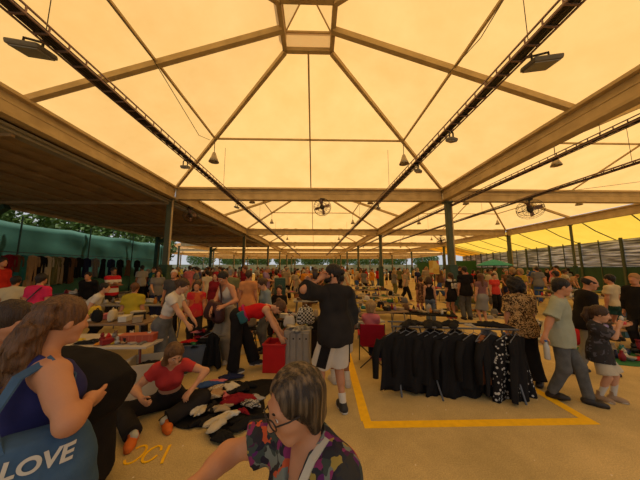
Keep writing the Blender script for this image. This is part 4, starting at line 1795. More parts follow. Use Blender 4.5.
# 3. woman at the very left edge
S = dict(H=1.6, fem=True, girth=1.1, rz=-92, lean=6, bend=12, head=(20, -88 + 92), head_px=(13, 321, 1.55), res=0.008, skin='tan', hair='bun', hc='black',
         hair_mat=hair_mat('dark_brown', (0.05, 0.026, 0.014), (0.02, 0.01, 0.006)),
         top=dict(mat=BLK, sleeve=0.6, hem=-0.15, vneck=0.11, name='t_shirt'), bottom=dict(mat=BLK2), shoes=dict(mat=LEATH))
person(S, 'dark haired woman in a black v neck shirt at the left edge')

# 4. big figure in a black dress bending away
S = dict(H=1.66, fem=True, girth=1.75, rz=84, lean=66, bend=20, head=(70, 0), at=(-1.88, 2.04), res=0.010, skin='tan', hair='bun', hc='black', face=False,
         py=-0.03, pelvis=0.77, footR=(0.13, 0.02, 0), footL=(-0.13, 0.04, 0),
         handR=(0.15, 0.75, 0.45), handL=(-0.15, 0.75, 0.45),
         top=dict(mat=BLK, sleeve=0.55, hem=-0.22, t=0.03, name='dress_bodice', noise=0.008, extra=(((0, -0.04, -0.02), 0.265), ((0, -0.02, 0.16), 0.245), ((0, 0.02, 0.32), 0.21))), bottom=dict(mat=BLK, skirt=True, z=0.10, flare=0.14, waist=0.02, name='dress_skirt', noise=0.012),
         shoes=dict(mat=mat('slipper_pale', (0.45, 0.38, 0.34), 0.7)))
person(S, 'stout person in a long black dress bending over, back rounded towards the tables')

# 5. woman in the coral top sitting on the ground
S = dict(H=1.64, fem=True, girth=1.0, rz=-152, lean=14, bend=18, head=(28, 20), at=(-1.84, 3.26), pelvis=0.12, res=0.0075, skin='fair', hair='long', hc='brown',
         hair_mat=mat('hair_ombre', (0.22, 0.11, 0.045), 0.5, col2=(0.05, 0.024, 0.011), scale=12, bump=0.9, bscale=55, stretch=(2, 2, 0.4)),
         handL=tuple(at(192, 389, 3.05)) + (1,), handR=(0.26, 0.40, 0.34), curlR=0.9, elbowR=(0.8, -0.5, -0.4), elbowL=(-0.8, -0.3, 0.2), palmL=(0, 0, -1),
         footR=(0.30, 0.58, 0.0), footL=(0.0, 0.46, 0.0), kneeR=(1.0, 0.35, 0.22), kneeL=(-1.0, 0.25, 0.2), toeR=-5, toeL=10,
         top=dict(mat=CORAL, sleeve=0.42, hem=0.20, t=0.012, vneck=0.06, name='crop_top', loose=0.008), bottom=dict(mat=BLK2, flare=0.035, waist=0.13, name='trousers'),
         shoes=dict(mat=mat('orange_sneaker', (0.62, 0.14, 0.015), 0.6), sock=mat('pale_sock', (0.5, 0.5, 0.42), 0.9), sock_len=0.2))
person(S, 'young woman in a coral crop top sitting on the ground in orange shoes')

# 6. woman in white t-shirt bending to the bin
S = dict(H=1.66, fem=True, girth=0.95, rz=-84, lean=14, bend=14, head=(22, -6), head_px=(183, 286, 4.05), res=0.010, skin='fair', hair='bun', hc='brown',
         handR=tuple(at(190, 328, 3.95)) + (1,), handL=tuple(at(197, 325, 4.15)) + (1,), elbowR=(0.2, -1, 0), elbowL=(-0.2, -1, 0), palmR=(-0.5, 0, -1), palmL=(0.5, 0, -1),
         footR=(0.10, -0.10, 0), footL=(-0.10, 0.22, 0),
         top=dict(mat=WHITE, sleeve=0.4, hem=0.17, t=0.018, name='t_shirt'), bottom=dict(mat=GREYJ, flare=0.05, waist=0.10, name='jeans'), shoes=dict(mat=SNEAK, sole=SOLE))
person(S, 'woman in a white t-shirt and wide grey jeans leaning over the clothes bin')

# 7. woman in white tank with dark bag
S = dict(H=1.7, fem=True, girth=1.0, rz=150, lean=3, bend=8, head=(30, 12), head_px=(223, 278, 4.6), res=0.010, skin='tan', hair='short', hc='black',
         handR=tuple(at(211, 311, 4.42)) + (1,), handL=tuple(at(224, 306, 4.35)) + (1,), elbowR=(0.7, -0.6, -0.5), elbowL=(-0.7, -0.6, -0.5), palmR=(-0.6, -0.3, -0.5), palmL=(0.4, -0.6, -0.5),
         footR=(0.10, 0.12, 0), footL=(-0.10, -0.02, 0),
         top=dict(mat=cloth_mat('pale_grey_rib', (0.46, 0.42, 0.36)), sleeve=0, tank=True, hem=0.1, t=0.012, name='tank_top'),
         bottom=dict(mat=cloth_mat('sand_linen', (0.33, 0.28, 0.20), (0.24, 0.20, 0.14)), flare=0.07, waist=0.12, name='wide_trousers'),
         shoes=dict(mat=mat('canvas_shoe', (0.45, 0.40, 0.32), 0.8), sole=SOLE))
p7, K7, M7 = person(S, 'short haired woman in a pale tank top looking down into her dark bag')
bagc = M7 @ Vector((0.02, 0.26, 1.0))
bg = empty('shoulder_bag', bagc, math.radians(150))
tag(bg, 'dark brown shoulder bag held open in front of the woman in the tank top', 'bag')
link_mesh('bag_body', pouch((0, 0, -0.02), RY(-0.2), (0.42, 0.15, 0.30), LEATH, 0.006, 3), mat('dark_bag', (0.06, 0.022, 0.022), 0.5), bg)
strap_band('shoulder_strap', [((-0.14, -0.02, 0.08), (0, 1, 0)), ((-0.06, -0.07, 0.25), (0, 1, 0.2)), ((0.05, -0.12, 0.42), (0, 1, 0.3)), ((0.10, -0.20, 0.52), (0, 0.6, 1)), ((0.10, -0.34, 0.50), (0, -0.4, 1))],
           0.04, 0.006, MATS['dark_bag'], None, parent=bg)

# 8. woman in the red tank bending
S = dict(H=1.66, fem=True, girth=1.0, rz=-78, lean=66, bend=22, head=(74, -6), at=(-1.06, 4.28), res=0.009, skin='fair', hair='bun', hc='auburn', py=-0.24, pelvis=0.93,
         hair_mat=hair_mat('light_brown', (0.16, 0.075, 0.03), (0.06, 0.026, 0.011)),
         handR=tuple(at(284, 344, 4.15)) + (1,), handL=tuple(at(290, 346, 4.35)) + (1,), elbowR=(0.6, -0.6, 0.4), elbowL=(-0.6, -0.6, 0.4), palmR=(-1, 0, 0), palmL=(1, 0, 0),
         footR=(0.09, -0.32, 0), footL=(-0.10, 0.06, 0), heelR=-12,
         top=dict(mat=REDC, sleeve=0, tank=True, hem=0.06, t=0.016, name='tank_top'), bottom=dict(mat=BLK, flare=0.05, waist=0.15, name='trousers'), shoes=dict(mat=SNEAK, sole=SOLE))
p8, K8, M8 = person(S, 'woman in a red tank top and black trousers bending over the red bin')
TEAL = mat('teal_nylon', (0.02, 0.10, 0.11), 0.6)
wb = empty('waist_bag', M8 @ Vector(K8['P'] + K8['Rp'] @ V3(0.165, 0.02, 0.06)), math.radians(-78))
tag(wb, 'teal waist bag on a magenta belt worn by the woman in red', 'bag')
bm = bmesh.new()
Rl = Matrix(K8['Rp'].tolist())
box(bm, (0, 0, 0), (0.07, 0.20, 0.13), R=Rl, bev=0.025)
obj('bag_body', bm, TEAL, wb, True)
bm = bmesh.new()
cc = Vector(K8['P'] + K8['Rp'] @ V3(0.165, 0.02, 0.06))
tube(bm, [Vector(K8['P'] + K8['Rp'] @ V3(0.182 * math.cos(t), 0.136 * math.sin(t), 0.115)) - cc for t in [k * math.pi / 12 for k in range(24)]], 0.022, 6, closed=True)
obj('belt', bm, cloth_mat('magenta_belt', (0.38, 0.02, 0.12)), wb, True)

# 9. man in black and 10. friend behind him
S = dict(H=1.80, girth=1.08, rz=22, lean=2, bend=3, head=(-2, 62), head_px=(332, 274, 3.12), res=0.0085, skin='tan', hair='bun', hc='black',
         handL=tuple(at(319, 279, 2.98)) + (1,), handR=tuple(at(312, 283, 2.98)) + (1,), elbowL=(-1, -0.2, -0.6), elbowR=(0.7, 0.1, -1), curl=0.85, palmL=(0.3, -1, 0), palmR=(-0.5, -0.6, 0.2),
         footR=(0.11, 0.0, 0), footL=(-0.14, 0.14, 0),
         top=dict(mat=BLK2, sleeve=0.98, hem=-0.12, t=0.03, loose=0.05, flare=0.02, name='t_shirt', noise=0.010),
         bottom=dict(mat=WHITE, len=0.92, flare=0.05, name='shorts'), shoes=dict(mat=SNEAK, sole=SOLE, sock=WHITE, sock_len=0.28))
p9, K9, M9 = person(S, 'tall bearded man in an oversized black t-shirt with his hand raised to his mouth')
# beard, white side panels of the shorts, cup in hand
R, c, hh = K9['Rh'], K9['HC'], K9['hs']
q = lambda *a: c + R @ V3(*a) * hh
me = sdf_mesh('beard', [rc(q(-0.03, 0.068, -0.088), q(0.03, 0.068, -0.088), 0.027, 0.027, 0.03), rc(q(0.055, 0.03, -0.075), q(0.066, 0.005, -0.02), 0.018, 0.012, 0.03),
                        rc(q(-0.055, 0.03, -0.075), q(-0.066, 0.005, -0.02), 0.018, 0.012, 0.03), rc(q(0.055, 0.03, -0.075), q(0.02, 0.07, -0.09), 0.018, 0.02, 0.03), rc(q(-0.055, 0.03, -0.075), q(-0.02, 0.07, -0.09), 0.018, 0.02, 0.03)],
              0.007, (), 0.003, 2, 50)
link_mesh('beard', me, MATS['hair_black'], p9)
for sd, k in ((1, 'R'), (-1, 'L')):
    a, b = K9['H' + k], K9['K' + k]
    d = b - a
    bm = bmesh.new()
    pts = []
    for t, rr in ((0.15, 0.126), (0.4, 0.130), (0.65, 0.138), (0.915, 0.150)):
        pts.append((a + d * t + V3((0.95 if sd > 0 else -0.42) * rr, (-0.2 if sd > 0 else -0.88) * rr, 0), V3(0.95 if sd > 0 else -0.42, -0.2 if sd > 0 else -0.88, 0)))
    strap_band('shorts_panel', pts, 0.03 if sd > 0 else 0.12, 0.008, BLK, None, parent=p9)
cupc = M9.inverted() @ at(312, 277, 2.94)
cp = empty('drink_cup', at(315, 274, 2.93))
tag(cp, 'dark cup held to the mouth of the tall man in black', 'cup')
bm = bmesh.new()
lathe(bm, [(0.028, -0.06), (0.036, 0.05), (0.033, 0.05), (0.026, -0.05)], n=16)
obj('cup_wall', bm, mat('dark_cup', (0.05, 0.03, 0.02), 0.4), cp, True)
bm = bmesh.new()
lathe(bm, [(0.038, 0.05), (0.037, 0.058), (0.0, 0.06)], n=16)
obj('lid', bm, DARK, cp, True)

S = dict(H=1.64, girth=1.05, rz=10, lean=2, bend=8, head=(12, -20), at=(0.41, 3.78), res=0.010, skin='brown', hair='short', hc='black', footR=(0.09, -0.05, 0), footL=(-0.1, 0.1, 0),
         top=dict(mat=cloth_mat('charcoal_jacket', (0.03, 0.03, 0.03)), sleeve=1.85, hem=-0.14, t=0.026, name='jacket', loose=0.03),
         bottom=dict(mat=WHITE, len=0.95, flare=0.05, name='shorts'), shoes=dict(mat=mat('white_sneaker', (0.5, 0.45, 0.38), 0.6), sole=SOLE, sock=WHITE, sock_len=0.3))
person(S, 'person in a charcoal jacket and white shorts half hidden behind the tall man in black')

# 13. leopard print woman
S = dict(H=1.66, fem=True, girth=1.1, rz=-18, lean=3, bend=6, head=(10, 10), head_px=(515, 286, 3.85), res=0.010, skin='tan', hair='curly', hc='black',
         handR=tuple(at(526, 325, 3.9)) + (1,), footR=(0.12, -0.10, 0), footL=(-0.1, 0.16, 0), toeR=-30,
         top=dict(mat=LEOP, sleeve=0.8, hem=-0.14, t=0.02, loose=0.03, name='blouse'), bottom=dict(mat=BLK, flare=0.05, name='trousers'), shoes=dict(mat=LEATH))
person(S, 'curly dark haired woman in a leopard print blouse seen from behind beside the clothes rack')

# 14. man in the sage shirt
S = dict(H=1.72, girth=1.06, rz=-140, lean=2, bend=4, head=(10, 22), head_px=(562, 287, 3.25), res=0.009, skin='tan', hair='short', hc='black',
         handR=tuple(at(543, 341, 3.15)) + (1,), handL=(-0.30, 0.06, 0.83), footR=(0.08, -0.16, 0.0), footL=(-0.08, 0.22, 0.0), heelR=-12, curlR=0.8,
         top=dict(mat=SAGE, sleeve=0.85, hem=-0.15, t=0.022, vneck=0.06, loose=0.03, name='shirt'), bottom=dict(mat=GREYJ, flare=0.012, t=0.006, name='jeans'), shoes=dict(mat=LEATH))
p14, K14, M14 = person(S, 'man in a sage short sleeved shirt and grey jeans walking with a water bottle')
collar(K14, p14, SAGE, 0.045, 0.45, 0.08)
hw = M14 @ Vector(K14['WrR'] + K14['hdR'] * 0.07)
bt = empty('water_bottle', hw - Vector((0.0, 0.03, 0.10)))
tag(bt, 'clear water bottle carried by the man in the sage shirt', 'bottle')
bm = bmesh.new()
lathe(bm, [(0.028, -0.12), (0.032, -0.11), (0.031, -0.02), (0.033, 0.0), (0.031, 0.04), (0.013, 0.085), (0.013, 0.10)], n=14)
obj('bottle_wall', bm, mat('clear_plastic', (0.45, 0.45, 0.42), 0.15, spec=0.6), bt, True)
bm = bmesh.new()
lathe(bm, [(0.015, 0.098), (0.015, 0.118), (0.0, 0.12)], n=14)
obj('cap', bm, mat('blue_cap', (0.05, 0.12, 0.35), 0.4), bt)

# 15. bald man
S = dict(H=1.76, girth=1.1, rz=-118, lean=3, bend=8, head=(14, -4), head_px=(590, 283, 3.95), res=0.010, skin='tan', hair='fringe', hc='black',
         footR=(0.10, -0.26, 0.02), footL=(-0.1, 0.24, 0), heelR=-20, handR=(0.28, 0.05, 0.85),
         top=dict(mat=BLK, sleeve=1.8, hem=-0.12, t=0.02, name='shirt'), bottom=dict(mat=cloth_mat('stone_trousers', (0.22, 0.21, 0.18)), flare=0.025, name='trousers'), shoes=dict(mat=LEATH))
person(S, 'balding man in a black shirt and stone trousers walking right')

# 16. girl
S = dict(H=1.36, fem=True, girth=0.95, rz=-146, lean=0, bend=4, head=(12, 8), head_px=(600, 314, 3.25), res=0.0085, skin='fair', hair='pony', hc='brown', hs=1.06,
         handR=tuple(at(619, 326, 3.12)) + (1,), handL=tuple(at(624, 325, 3.3)) + (1,), elbowR=(0.5, -0.6, -0.9), elbowL=(-0.5, -0.6, -0.9), palmR=(-1, 0, 0.4), palmL=(1, 0, 0.4), curl=0.8,
         footR=(0.09, -0.06, 0), footL=(-0.09, 0.10, 0),
         top=dict(mat=multi_mat('dark_tee_print', [(0.035, 0.03, 0.03), (0.04, 0.035, 0.035), (0.03, 0.03, 0.03), (0.09, 0.085, 0.10), (0.035, 0.03, 0.03)], 26), sleeve=0.8, hem=-0.20, t=0.024, loose=0.04, flare=0.04, name='t_shirt'),
         bottom=dict(mat=cloth_mat('cream_shorts', (0.52, 0.45, 0.33)), len=0.9, flare=0.05, name='shorts'),
         shoes=dict(mat=TANL, sole=SOLE, high=0.07, sock=WHITE, sock_len=0.62))
p16, K16, M16 = person(S, 'girl in an oversized dark t-shirt and cream shorts holding a red toy')
bm = bmesh.new()
for sx in (-1, 1):
    tube(bm, [fr(K16, 0, 0.115, -0.05), fr(K16, sx * 0.04, 0.125, -0.03), fr(K16, sx * 0.075, 0.12, -0.055)], [0.014, 0.03, 0.022], 8)
obj('neck_bow', bm, cloth_mat('lilac_bow', (0.36, 0.30, 0.52)), p16, True)
ty = empty('toy', at(622, 323, 3.17))
tag(ty, 'small red and white toy held by the girl in the dark t-shirt', 'toy')
bm = bmesh.new()
box(bm, (0, 0, 0), (0.08, 0.05, 0.045), bev=0.015)
obj('toy_body', bm, mat('toy_red', (0.55, 0.03, 0.03), 0.4), ty, True)
bm = bmesh.new()
lathe(bm, [(0.02, 0.03), (0.025, 0.06), (0.012, 0.09), (0, 0.095)], n=10)
obj('toy_head', bm, SOLE, ty, True)

# 17. background people with their own looks
PEOPLE2 = []


def mid(label, H, rz, px, Y, skin, hair, hc, top, bottom, fem=False, **k):
    S = dict(H=H, fem=fem, rz=rz, head_px=(px[0], px[1], Y), skin=skin, hair=hair, hc=hc, top=top, bottom=bottom, res=0.014, fine=False, shoes=dict(mat=k.pop('shoe', SNEAK)))
    S.update(k)
    return person(S, label)


def cm(name, c, **k):
    return cloth_mat(name, c, **k)


mid('woman in a mustard yellow t-shirt with her back turned, seated by the left tables', 1.62, 20, (135, 290), 5.75, 'tan', 'short', 'auburn',
    dict(mat=cm('mustard', (0.42, 0.33, 0.03)), sleeve=0.6, hem=-0.08), dict(mat=BLK2, name='trousers'), True, girth=1.15, bend=14, fit=False, pelvis=0.62,
    footR=(0.2, 0.45, 0), footL=(-0.1, 0.45, 0), at_z=0)
pk, Kp, Mp = mid('woman in a hot pink t-shirt with a thin dark strap, back turned, on the left', 1.6, 12, (42, 279), 5.2, 'tan', 'short', 'black',
    dict(mat=cm('hot_pink', (0.62, 0.03, 0.10)), sleeve=0.6, hem=-0.1), dict(mat=BLK, name='trousers'), True, girth=1.1, bend=10)
strap_band('bag_strap', [(fr(Kp, 0.11, -0.015, 0.035), nr(Kp, 0, 0, 1)), (fr(Kp, 0.10, -0.105, -0.04), nr(Kp, 0, -1, 0.7)), (fr(Kp, 0.05, -0.145, -0.16), nr(Kp, 0, -1, 0)), (fr(Kp, -0.03, -0.145, -0.28), nr(Kp, 0, -1, 0)), (fr(Kp, -0.12, -0.13, -0.42), nr(Kp, -0.4, -1, 0))], 0.022, 0.008, LEATH, None, parent=pk)
mid('man in a pale cream shirt seen from behind at the left edge', 1.6, 30, (16, 281), 5.6, 'tan', 'short', 'black',
    dict(mat=cm('cream_shirt', (0.55, 0.47, 0.30)), sleeve=0.6, hem=-0.1), dict(mat=BLK2, name='trousers'), bend=16)
mid('man in a white t-shirt with red stripes standing arms folded by the tarp', 1.74, -110, (114, 271), 8.4, 'brown', 'short', 'black',
    dict(mat=cm('striped_tee', (0.62, 0.56, 0.48), col2=(0.5, 0.02, 0.03), pattern='stripes', scale=1.1, contrast=0.1), sleeve=0.7, hem=-0.1), dict(mat=BLK2, name='trousers'),
    handR=(0.0, 0.30, 1.2), handL=(0.05, 0.28, 1.25), elbowR=(0.8, -0.2, -0.7), elbowL=(-0.8, -0.2, -0.7))
mid('person in a white top and dark bib bending over the left tables', 1.62, -60, (104, 296), 5.75, 'fair', 'short', 'black',
    dict(mat=WHITE, sleeve=0.5, hem=-0.05), dict(mat=BLK, name='dungarees', waist=0.3), True, lean=25, bend=20, fit=False, pelvis=0.72, footR=(0.1, 0.1, 0), footL=(-0.1, 0.1, 0))
mid('person in a black jacket stooping near the teal tarp wall', 1.65, 200, (88, 276), 7.5, 'tan', 'short', 'black',
    dict(mat=BLK, sleeve=1.8, hem=-0.1), dict(mat=BEIGE, name='trousers'), lean=16, bend=20)
mid('man in a white cap and dark shirt behind the white t-shirt woman', 1.72, 190, (174, 274), 6.6, 'tan', 'buzz', 'black',
    dict(mat=cm('slate_shirt', (0.07, 0.07, 0.07)), sleeve=0.7, hem=-0.1), dict(mat=BLK2, name='trousers'), hair_mat=cm('white_cap', (0.55, 0.48, 0.40)))
mid('child in an orange and red vest beside the woman in white', 1.36, 200, (197, 286), 5.6, 'tan', 'short', 'brown',
    dict(mat=multi_mat('orange_red', [(0.5, 0.10, 0.03), (0.5, 0.02, 0.03), (0.45, 0.04, 0.03)], 9), sleeve=0.5, hem=-0.1), dict(mat=BLK2, name='trousers'))
mid('woman in a dark red headscarf and coat behind the tank top woman', 1.66, 170, (216, 276), 7.0, 'fair', 'long', 'auburn',
    dict(mat=cm('wine_coat', (0.22, 0.015, 0.02)), sleeve=1.85, hem=-0.3, flare=0.06), dict(mat=BLK2, name='trousers'), True,
    hair_mat=cm('wine_scarf', (0.26, 0.015, 0.02)))
mid('bald man in an olive shirt behind the tank top woman', 1.74, 12, (231, 272), 6.6, 'tan', 'buzz', 'grey',
    dict(mat=cm('olive_shirt', (0.18, 0.18, 0.08)), sleeve=0.7, hem=-0.12), dict(mat=BEIGE, name='trousers'))
mid('woman in an orange dress with her back turned, left of the denim jacket', 1.7, 5, (249, 275), 6.0, 'tan', 'short', 'brown',
    dict(mat=cm('orange_dress', (0.60, 0.26, 0.10)), sleeve=0.5, hem=-0.1), dict(mat=MATS['orange_dress'], skirt=True, z=0.45, name='skirt'), True)
mid('woman with a dark bun in a pale denim jacket facing the stalls', 1.68, 120, (262, 284), 5.2, 'fair', 'bun', 'brown',
    dict(mat=cm('pale_denim', (0.22, 0.27, 0.28)), sleeve=1.85, hem=-0.05, loose=0.03), dict(mat=GREYJ, name='jeans'), True, head=(22, 10), bend=10)
mid('seated woman in dark top with tan face behind the red tank top', 1.6, 175, (279, 297), 6.6, 'tan', 'pony', 'black',
    dict(mat=BLK, sleeve=0.7, hem=-0.1), dict(mat=BLK2, name='trousers'), True, fit=False, pelvis=0.5, footR=(0.12, 0.45, 0), footL=(-0.12, 0.45, 0))
p10, K10, M10 = mid('woman in a black and white team jersey numbered 10, back turned', 1.64, 6, (450, 276), 8.4, 'tan', 'pony', 'brown',
    dict(mat=BLK, sleeve=0.7, hem=-0.22, flare=0.03), dict(mat=BLK2, len=0.6, name='shorts'), True, shoe=mat('red_shoe', (0.4, 0.03, 0.03), 0.6))
cu = text_mesh('jersey_number', '10', 0.26, SOLE, Matrix.Translation(Vector(K10['C'] + K10['Rc'] @ V3(0, -0.16, -0.02))) @ Matrix.Rotation(math.pi / 2, 4, 'X'), p10, 0.03, 0.006)
bm = bmesh.new()
tube(bm, [K10['SL'] + K10['Rc'] @ V3(-0.02, -0.02, 0.045), K10['N'] + K10['Rc'] @ V3(0, -0.05, 0.0), K10['SR'] + K10['Rc'] @ V3(0.02, -0.02, 0.045)], 0.055, 8)
obj('shoulder_panel', bm, WHITE, p10, True)
mid('man in a plain black t-shirt and grey jeans, back turned beside the jersey', 1.78, -4, (464, 270), 8.2, 'tan', 'short', 'black',
    dict(mat=BLK, sleeve=0.7, hem=-0.14), dict(mat=GREYJ, name='jeans'), girth=1.1)
mid('woman in a black vest and jeans standing with her side turned, left of the jersey', 1.64, -30, (429, 281), 7.8, 'fair', 'curly', 'brown',
    dict(mat=BLK, sleeve=0, tank=True, hem=-0.02), dict(mat=cm('blue_jeans', (0.12, 0.15, 0.20)), name='jeans'), True)
mid('woman in a patterned brown tunic and bare legs, back turned near the aisle', 1.64, 15, (420, 280), 8.8, 'tan', 'short', 'brown',
    dict(mat=multi_mat('brown_print', [(0.16, 0.08, 0.04), (0.06, 0.03, 0.02), (0.25, 0.13, 0.07)], 18), sleeve=0.7, hem=-0.3, flare=0.05), dict(mat=BLK2, len=0.5, name='shorts'), True, shoe=TANL)
mid('woman in long red brown hair and grey skirt right of the black t-shirt man', 1.66, 0, (480, 277), 7.6, 'fair', 'long', 'auburn',
    dict(mat=cm('mauve_top', (0.20, 0.10, 0.10)), sleeve=0.4, hem=-0.02), dict(mat=cm('grey_skirt', (0.22, 0.22, 0.21)), skirt=True, z=0.5, name='skirt'), True)
mid('woman in a red t-shirt and black trousers among the stalls on the right', 1.64, 175, (494, 276), 9.4, 'fair', 'short', 'brown',
    dict(mat=cm('bright_red_tee', (0.55, 0.05, 0.035)), sleeve=0.6, hem=-0.1), dict(mat=BLK, name='trousers'), True)
mid('woman in a cream blouse and dark green shorts, back turned on the right', 1.66, 8, (609, 279), 5.8, 'tan', 'short', 'black',
    dict(mat=cm('cream_blouse', (0.58, 0.48, 0.30)), sleeve=0.6, hem=0.0), dict(mat=cm('bottle_green', (0.02, 0.06, 0.045)), len=0.45, flare=0.05, name='shorts'), True)
mid('man in a black coat with tan cap cut by the right edge', 1.7, 100, (634, 279), 5.0, 'tan', 'short', 'auburn',
    dict(mat=BLK, sleeve=1.85, hem=-0.2), dict(mat=BLK2, name='trousers'), hair_mat=cm('tan_cap', (0.36, 0.20, 0.09)))
mid('man in a scarlet shirt at the far left edge before the tarp', 1.8, -80, (2, 262), 6.6, 'tan', 'short', 'black',
    dict(mat=cm('scarlet_shirt', (0.5, 0.03, 0.02)), sleeve=1.8, hem=-0.1), dict(mat=BLK, name='trousers'))
mid('long haired woman in a lime top by the left column', 1.66, 160, (157, 270), 9.5, 'tan', 'long', 'black',
    dict(mat=cm('lime_top', (0.30, 0.36, 0.06)), sleeve=0.6, hem=-0.1), dict(mat=BLK, name='trousers'), True)


# ------------------------------------------------------------------ goods for sale
PAL = {
    'black': (0.015, 0.014, 0.014), 'white': (0.60, 0.56, 0.48), 'cream': (0.52, 0.44, 0.30), 'beige': (0.36, 0.28, 0.18), 'brown': (0.14, 0.075, 0.04),
    'dark red': (0.22, 0.012, 0.02), 'red': (0.50, 0.02, 0.018), 'pink': (0.55, 0.16, 0.18), 'orange': (0.60, 0.22, 0.02), 'yellow': (0.60, 0.42, 0.05),
    'olive': (0.15, 0.15, 0.06), 'green': (0.04, 0.16, 0.06), 'teal': (0.03, 0.17, 0.16), 'blue': (0.04, 0.09, 0.28), 'navy': (0.02, 0.025, 0.07),
    'grey': (0.18, 0.17, 0.16), 'pale grey': (0.36, 0.34, 0.31), 'lilac': (0.28, 0.18, 0.33), 'mustard': (0.42, 0.30, 0.04), 'tan': (0.42, 0.26, 0.13)}


def pm(c):
    return cloth_mat('cloth_' + c.replace(' ', '_'), PAL[c])


def hm(c):
    return mat('plain_' + c.replace(' ', '_'), PAL[c], 0.5)


def heap_mesh(seed, r=0.24, hgt=0.055, nr=14, na=44):
    """crumpled cloth lying flat: irregular outline, folds, closed underneath"""
    rg = random.Random(seed)
    off = Vector((rg.uniform(0, 50), rg.uniform(0, 50), rg.uniform(0, 50)))
    asp = rg.uniform(0.6, 1.0)
    bm = bmesh.new()
    rings = []
    for i in range(nr + 1):
        ring = []
        for j in range(na):
            t = 2 * math.pi * j / na
            ou = r * (0.72 + 0.55 * mnoise.noise(off + Vector((math.cos(t) * 1.2, math.sin(t) * 1.2, 0))) + 0.14 * math.sin(3 * t + seed) + 0.22 * mnoise.noise(off + Vector((math.cos(t) * 3.4, math.sin(t) * 3.4, 9))))
            f = (i + 0.001) / nr
            x, y = ou * f * math.cos(t), ou * f * math.sin(t) * asp
            fold = mnoise.noise(off + Vector((x * 9, y * 9, 1))) * 0.6 + (0.5 - abs(mnoise.noise(off + Vector((x * 17, y * 11, 7))))) * 1.0 + (0.4 - abs(mnoise.noise(off + Vector((x * 30, y * 24, 3))))) * 0.5
            z = hgt * (1 - f ** 2.2) * (0.65 + 0.75 * fold) + 0.012 * (1 if i < nr else 0.15) + 0.004
            ring.append(bm.verts.new((x, y, max(z, 0.003))))
        rings.append(ring)
    for a, b in zip(rings, rings[1:]):
        for j in range(na):
            bm.faces.new((a[j], a[(j + 1) % na], b[(j + 1) % na], b[j]))
    low = [bm.verts.new((v.co.x * 0.97, v.co.y * 0.97, 0)) for v in rings[-1]]
    for j in range(na):
        bm.faces.new((rings[-1][j], rings[-1][(j + 1) % na], low[(j + 1) % na], low[j]))
    bm.faces.new(low[::-1])
    bmesh.ops.remove_doubles(bm, verts=rings[0], dist=0.002)
    me = bpy.data.meshes.new('crumpled_garment')
    bm.to_mesh(me)
    bm.free()
    me.polygons.foreach_set('use_smooth', [True] * len(me.polygons))
    me.materials.append(pm('black'))
    return me


HEAPS = [heap_mesh(k) for k in range(8)]


def bmesh_mesh(name, fn, smooth=False):
    bm = bmesh.new()
    fn(bm)
    me = bpy.data.meshes.new(name)
    bm.to_mesh(me)
    bm.free()
    if smooth:
        me.polygons.foreach_set('use_smooth', [True] * len(me.polygons))
    me.materials.append(pm('black'))
    return me


def _folded(bm):
    for i in range(3):
        box(bm, (0.006 * (i - 1), 0.004 * i, 0.012 + 0.022 * i), (0.28 - 0.01 * i, 0.22, 0.022), 0.03 * (i - 1), bev=0.009)


def _bowl(bm):
    lathe(bm, [(0.03, 0), (0.035, 0.008), (0.07, 0.045), (0.075, 0.06), (0.068, 0.056), (0.03, 0.014), (0.0, 0.012)], n=16)


def _jar(bm):
    lathe(bm, [(0.03, 0), (0.042, 0.02), (0.045, 0.09), (0.025, 0.125), (0.022, 0.16), (0.028, 0.17), (0.0, 0.172)], n=14)


def _book(bm):
    box(bm, (0, 0, 0.014), (0.145, 0.205, 0.022))
    box(bm, (0, 0, 0.002), (0.15, 0.21, 0.004))
    box(bm, (0, 0, 0.027), (0.15, 0.21, 0.004))
    box(bm, (-0.073, 0, 0.0145), (0.005, 0.21, 0.029))


def _carton(bm):
    box(bm, (0, 0, 0.05), (0.2, 0.14, 0.1), bev=0.006)
    box(bm, (0, 0, 0.095), (0.205, 0.145, 0.022), bev=0.004)


def _toy(bm):
    lathe(bm, [(0.0, 0), (0.05, 0.01), (0.06, 0.06), (0.035, 0.10), (0.0, 0.11)], n=12)
    lathe(bm, [(0.0, 0.09), (0.038, 0.11), (0.042, 0.14), (0.025, 0.17), (0, 0.175)], n=12)
    for sx in (-1, 1):
        lathe(bm, [(0.0, 0.155), (0.014, 0.165), (0.014, 0.185), (0, 0.195)], c=(sx * 0.03, 0, 0), n=8)
        tube(bm, [(sx * 0.04, 0, 0.08), (sx * 0.085, 0.02, 0.05)], [0.018, 0.012], 6)


def _vase(bm):
    lathe(bm, [(0.04, 0), (0.05, 0.01), (0.07, 0.08), (0.04, 0.16), (0.03, 0.2), (0.05, 0.23), (0.042, 0.23), (0.025, 0.2), (0.0, 0.19)], n=16)


MESH = {'folded_garment': bmesh_mesh('folded_garment', _folded), 'bowl': bmesh_mesh('bowl', _bowl, True), 'jar': bmesh_mesh('jar', _jar, True), 'book': bmesh_mesh('book', _book),
        'carton': bmesh_mesh('carton', _carton), 'toy': bmesh_mesh('toy', _toy, True), 'vase': bmesh_mesh('vase', _vase, True)}
_K0 = limbs(skeleton(dict(H=1.7)), dict(H=1.7, toeR=0, toeL=0), Matrix.Identity(4))
_pr = [p for p in shoe_prims(_K0, 'R')]
_me = sdf_mesh('shoe', _pr, 0.016)
_off = Vector(_K0['AR']) + Vector((0, 0.03, 0))
_me.transform(Matrix.Translation((-_off.x, -_off.y, -min(v.co.z for v in _me.vertices))))
_me.materials.append(pm('black'))
MESH['shoe'] = _me
_bag = pouch((0, 0, 0.16), np.eye(3), (0.34, 0.13, 0.30), None, 0.006, 9, 0.4, 0.02)
_z = min(v.co.z for v in _bag.vertices)
_bag.transform(Matrix.Translation((0, 0, -_z)))
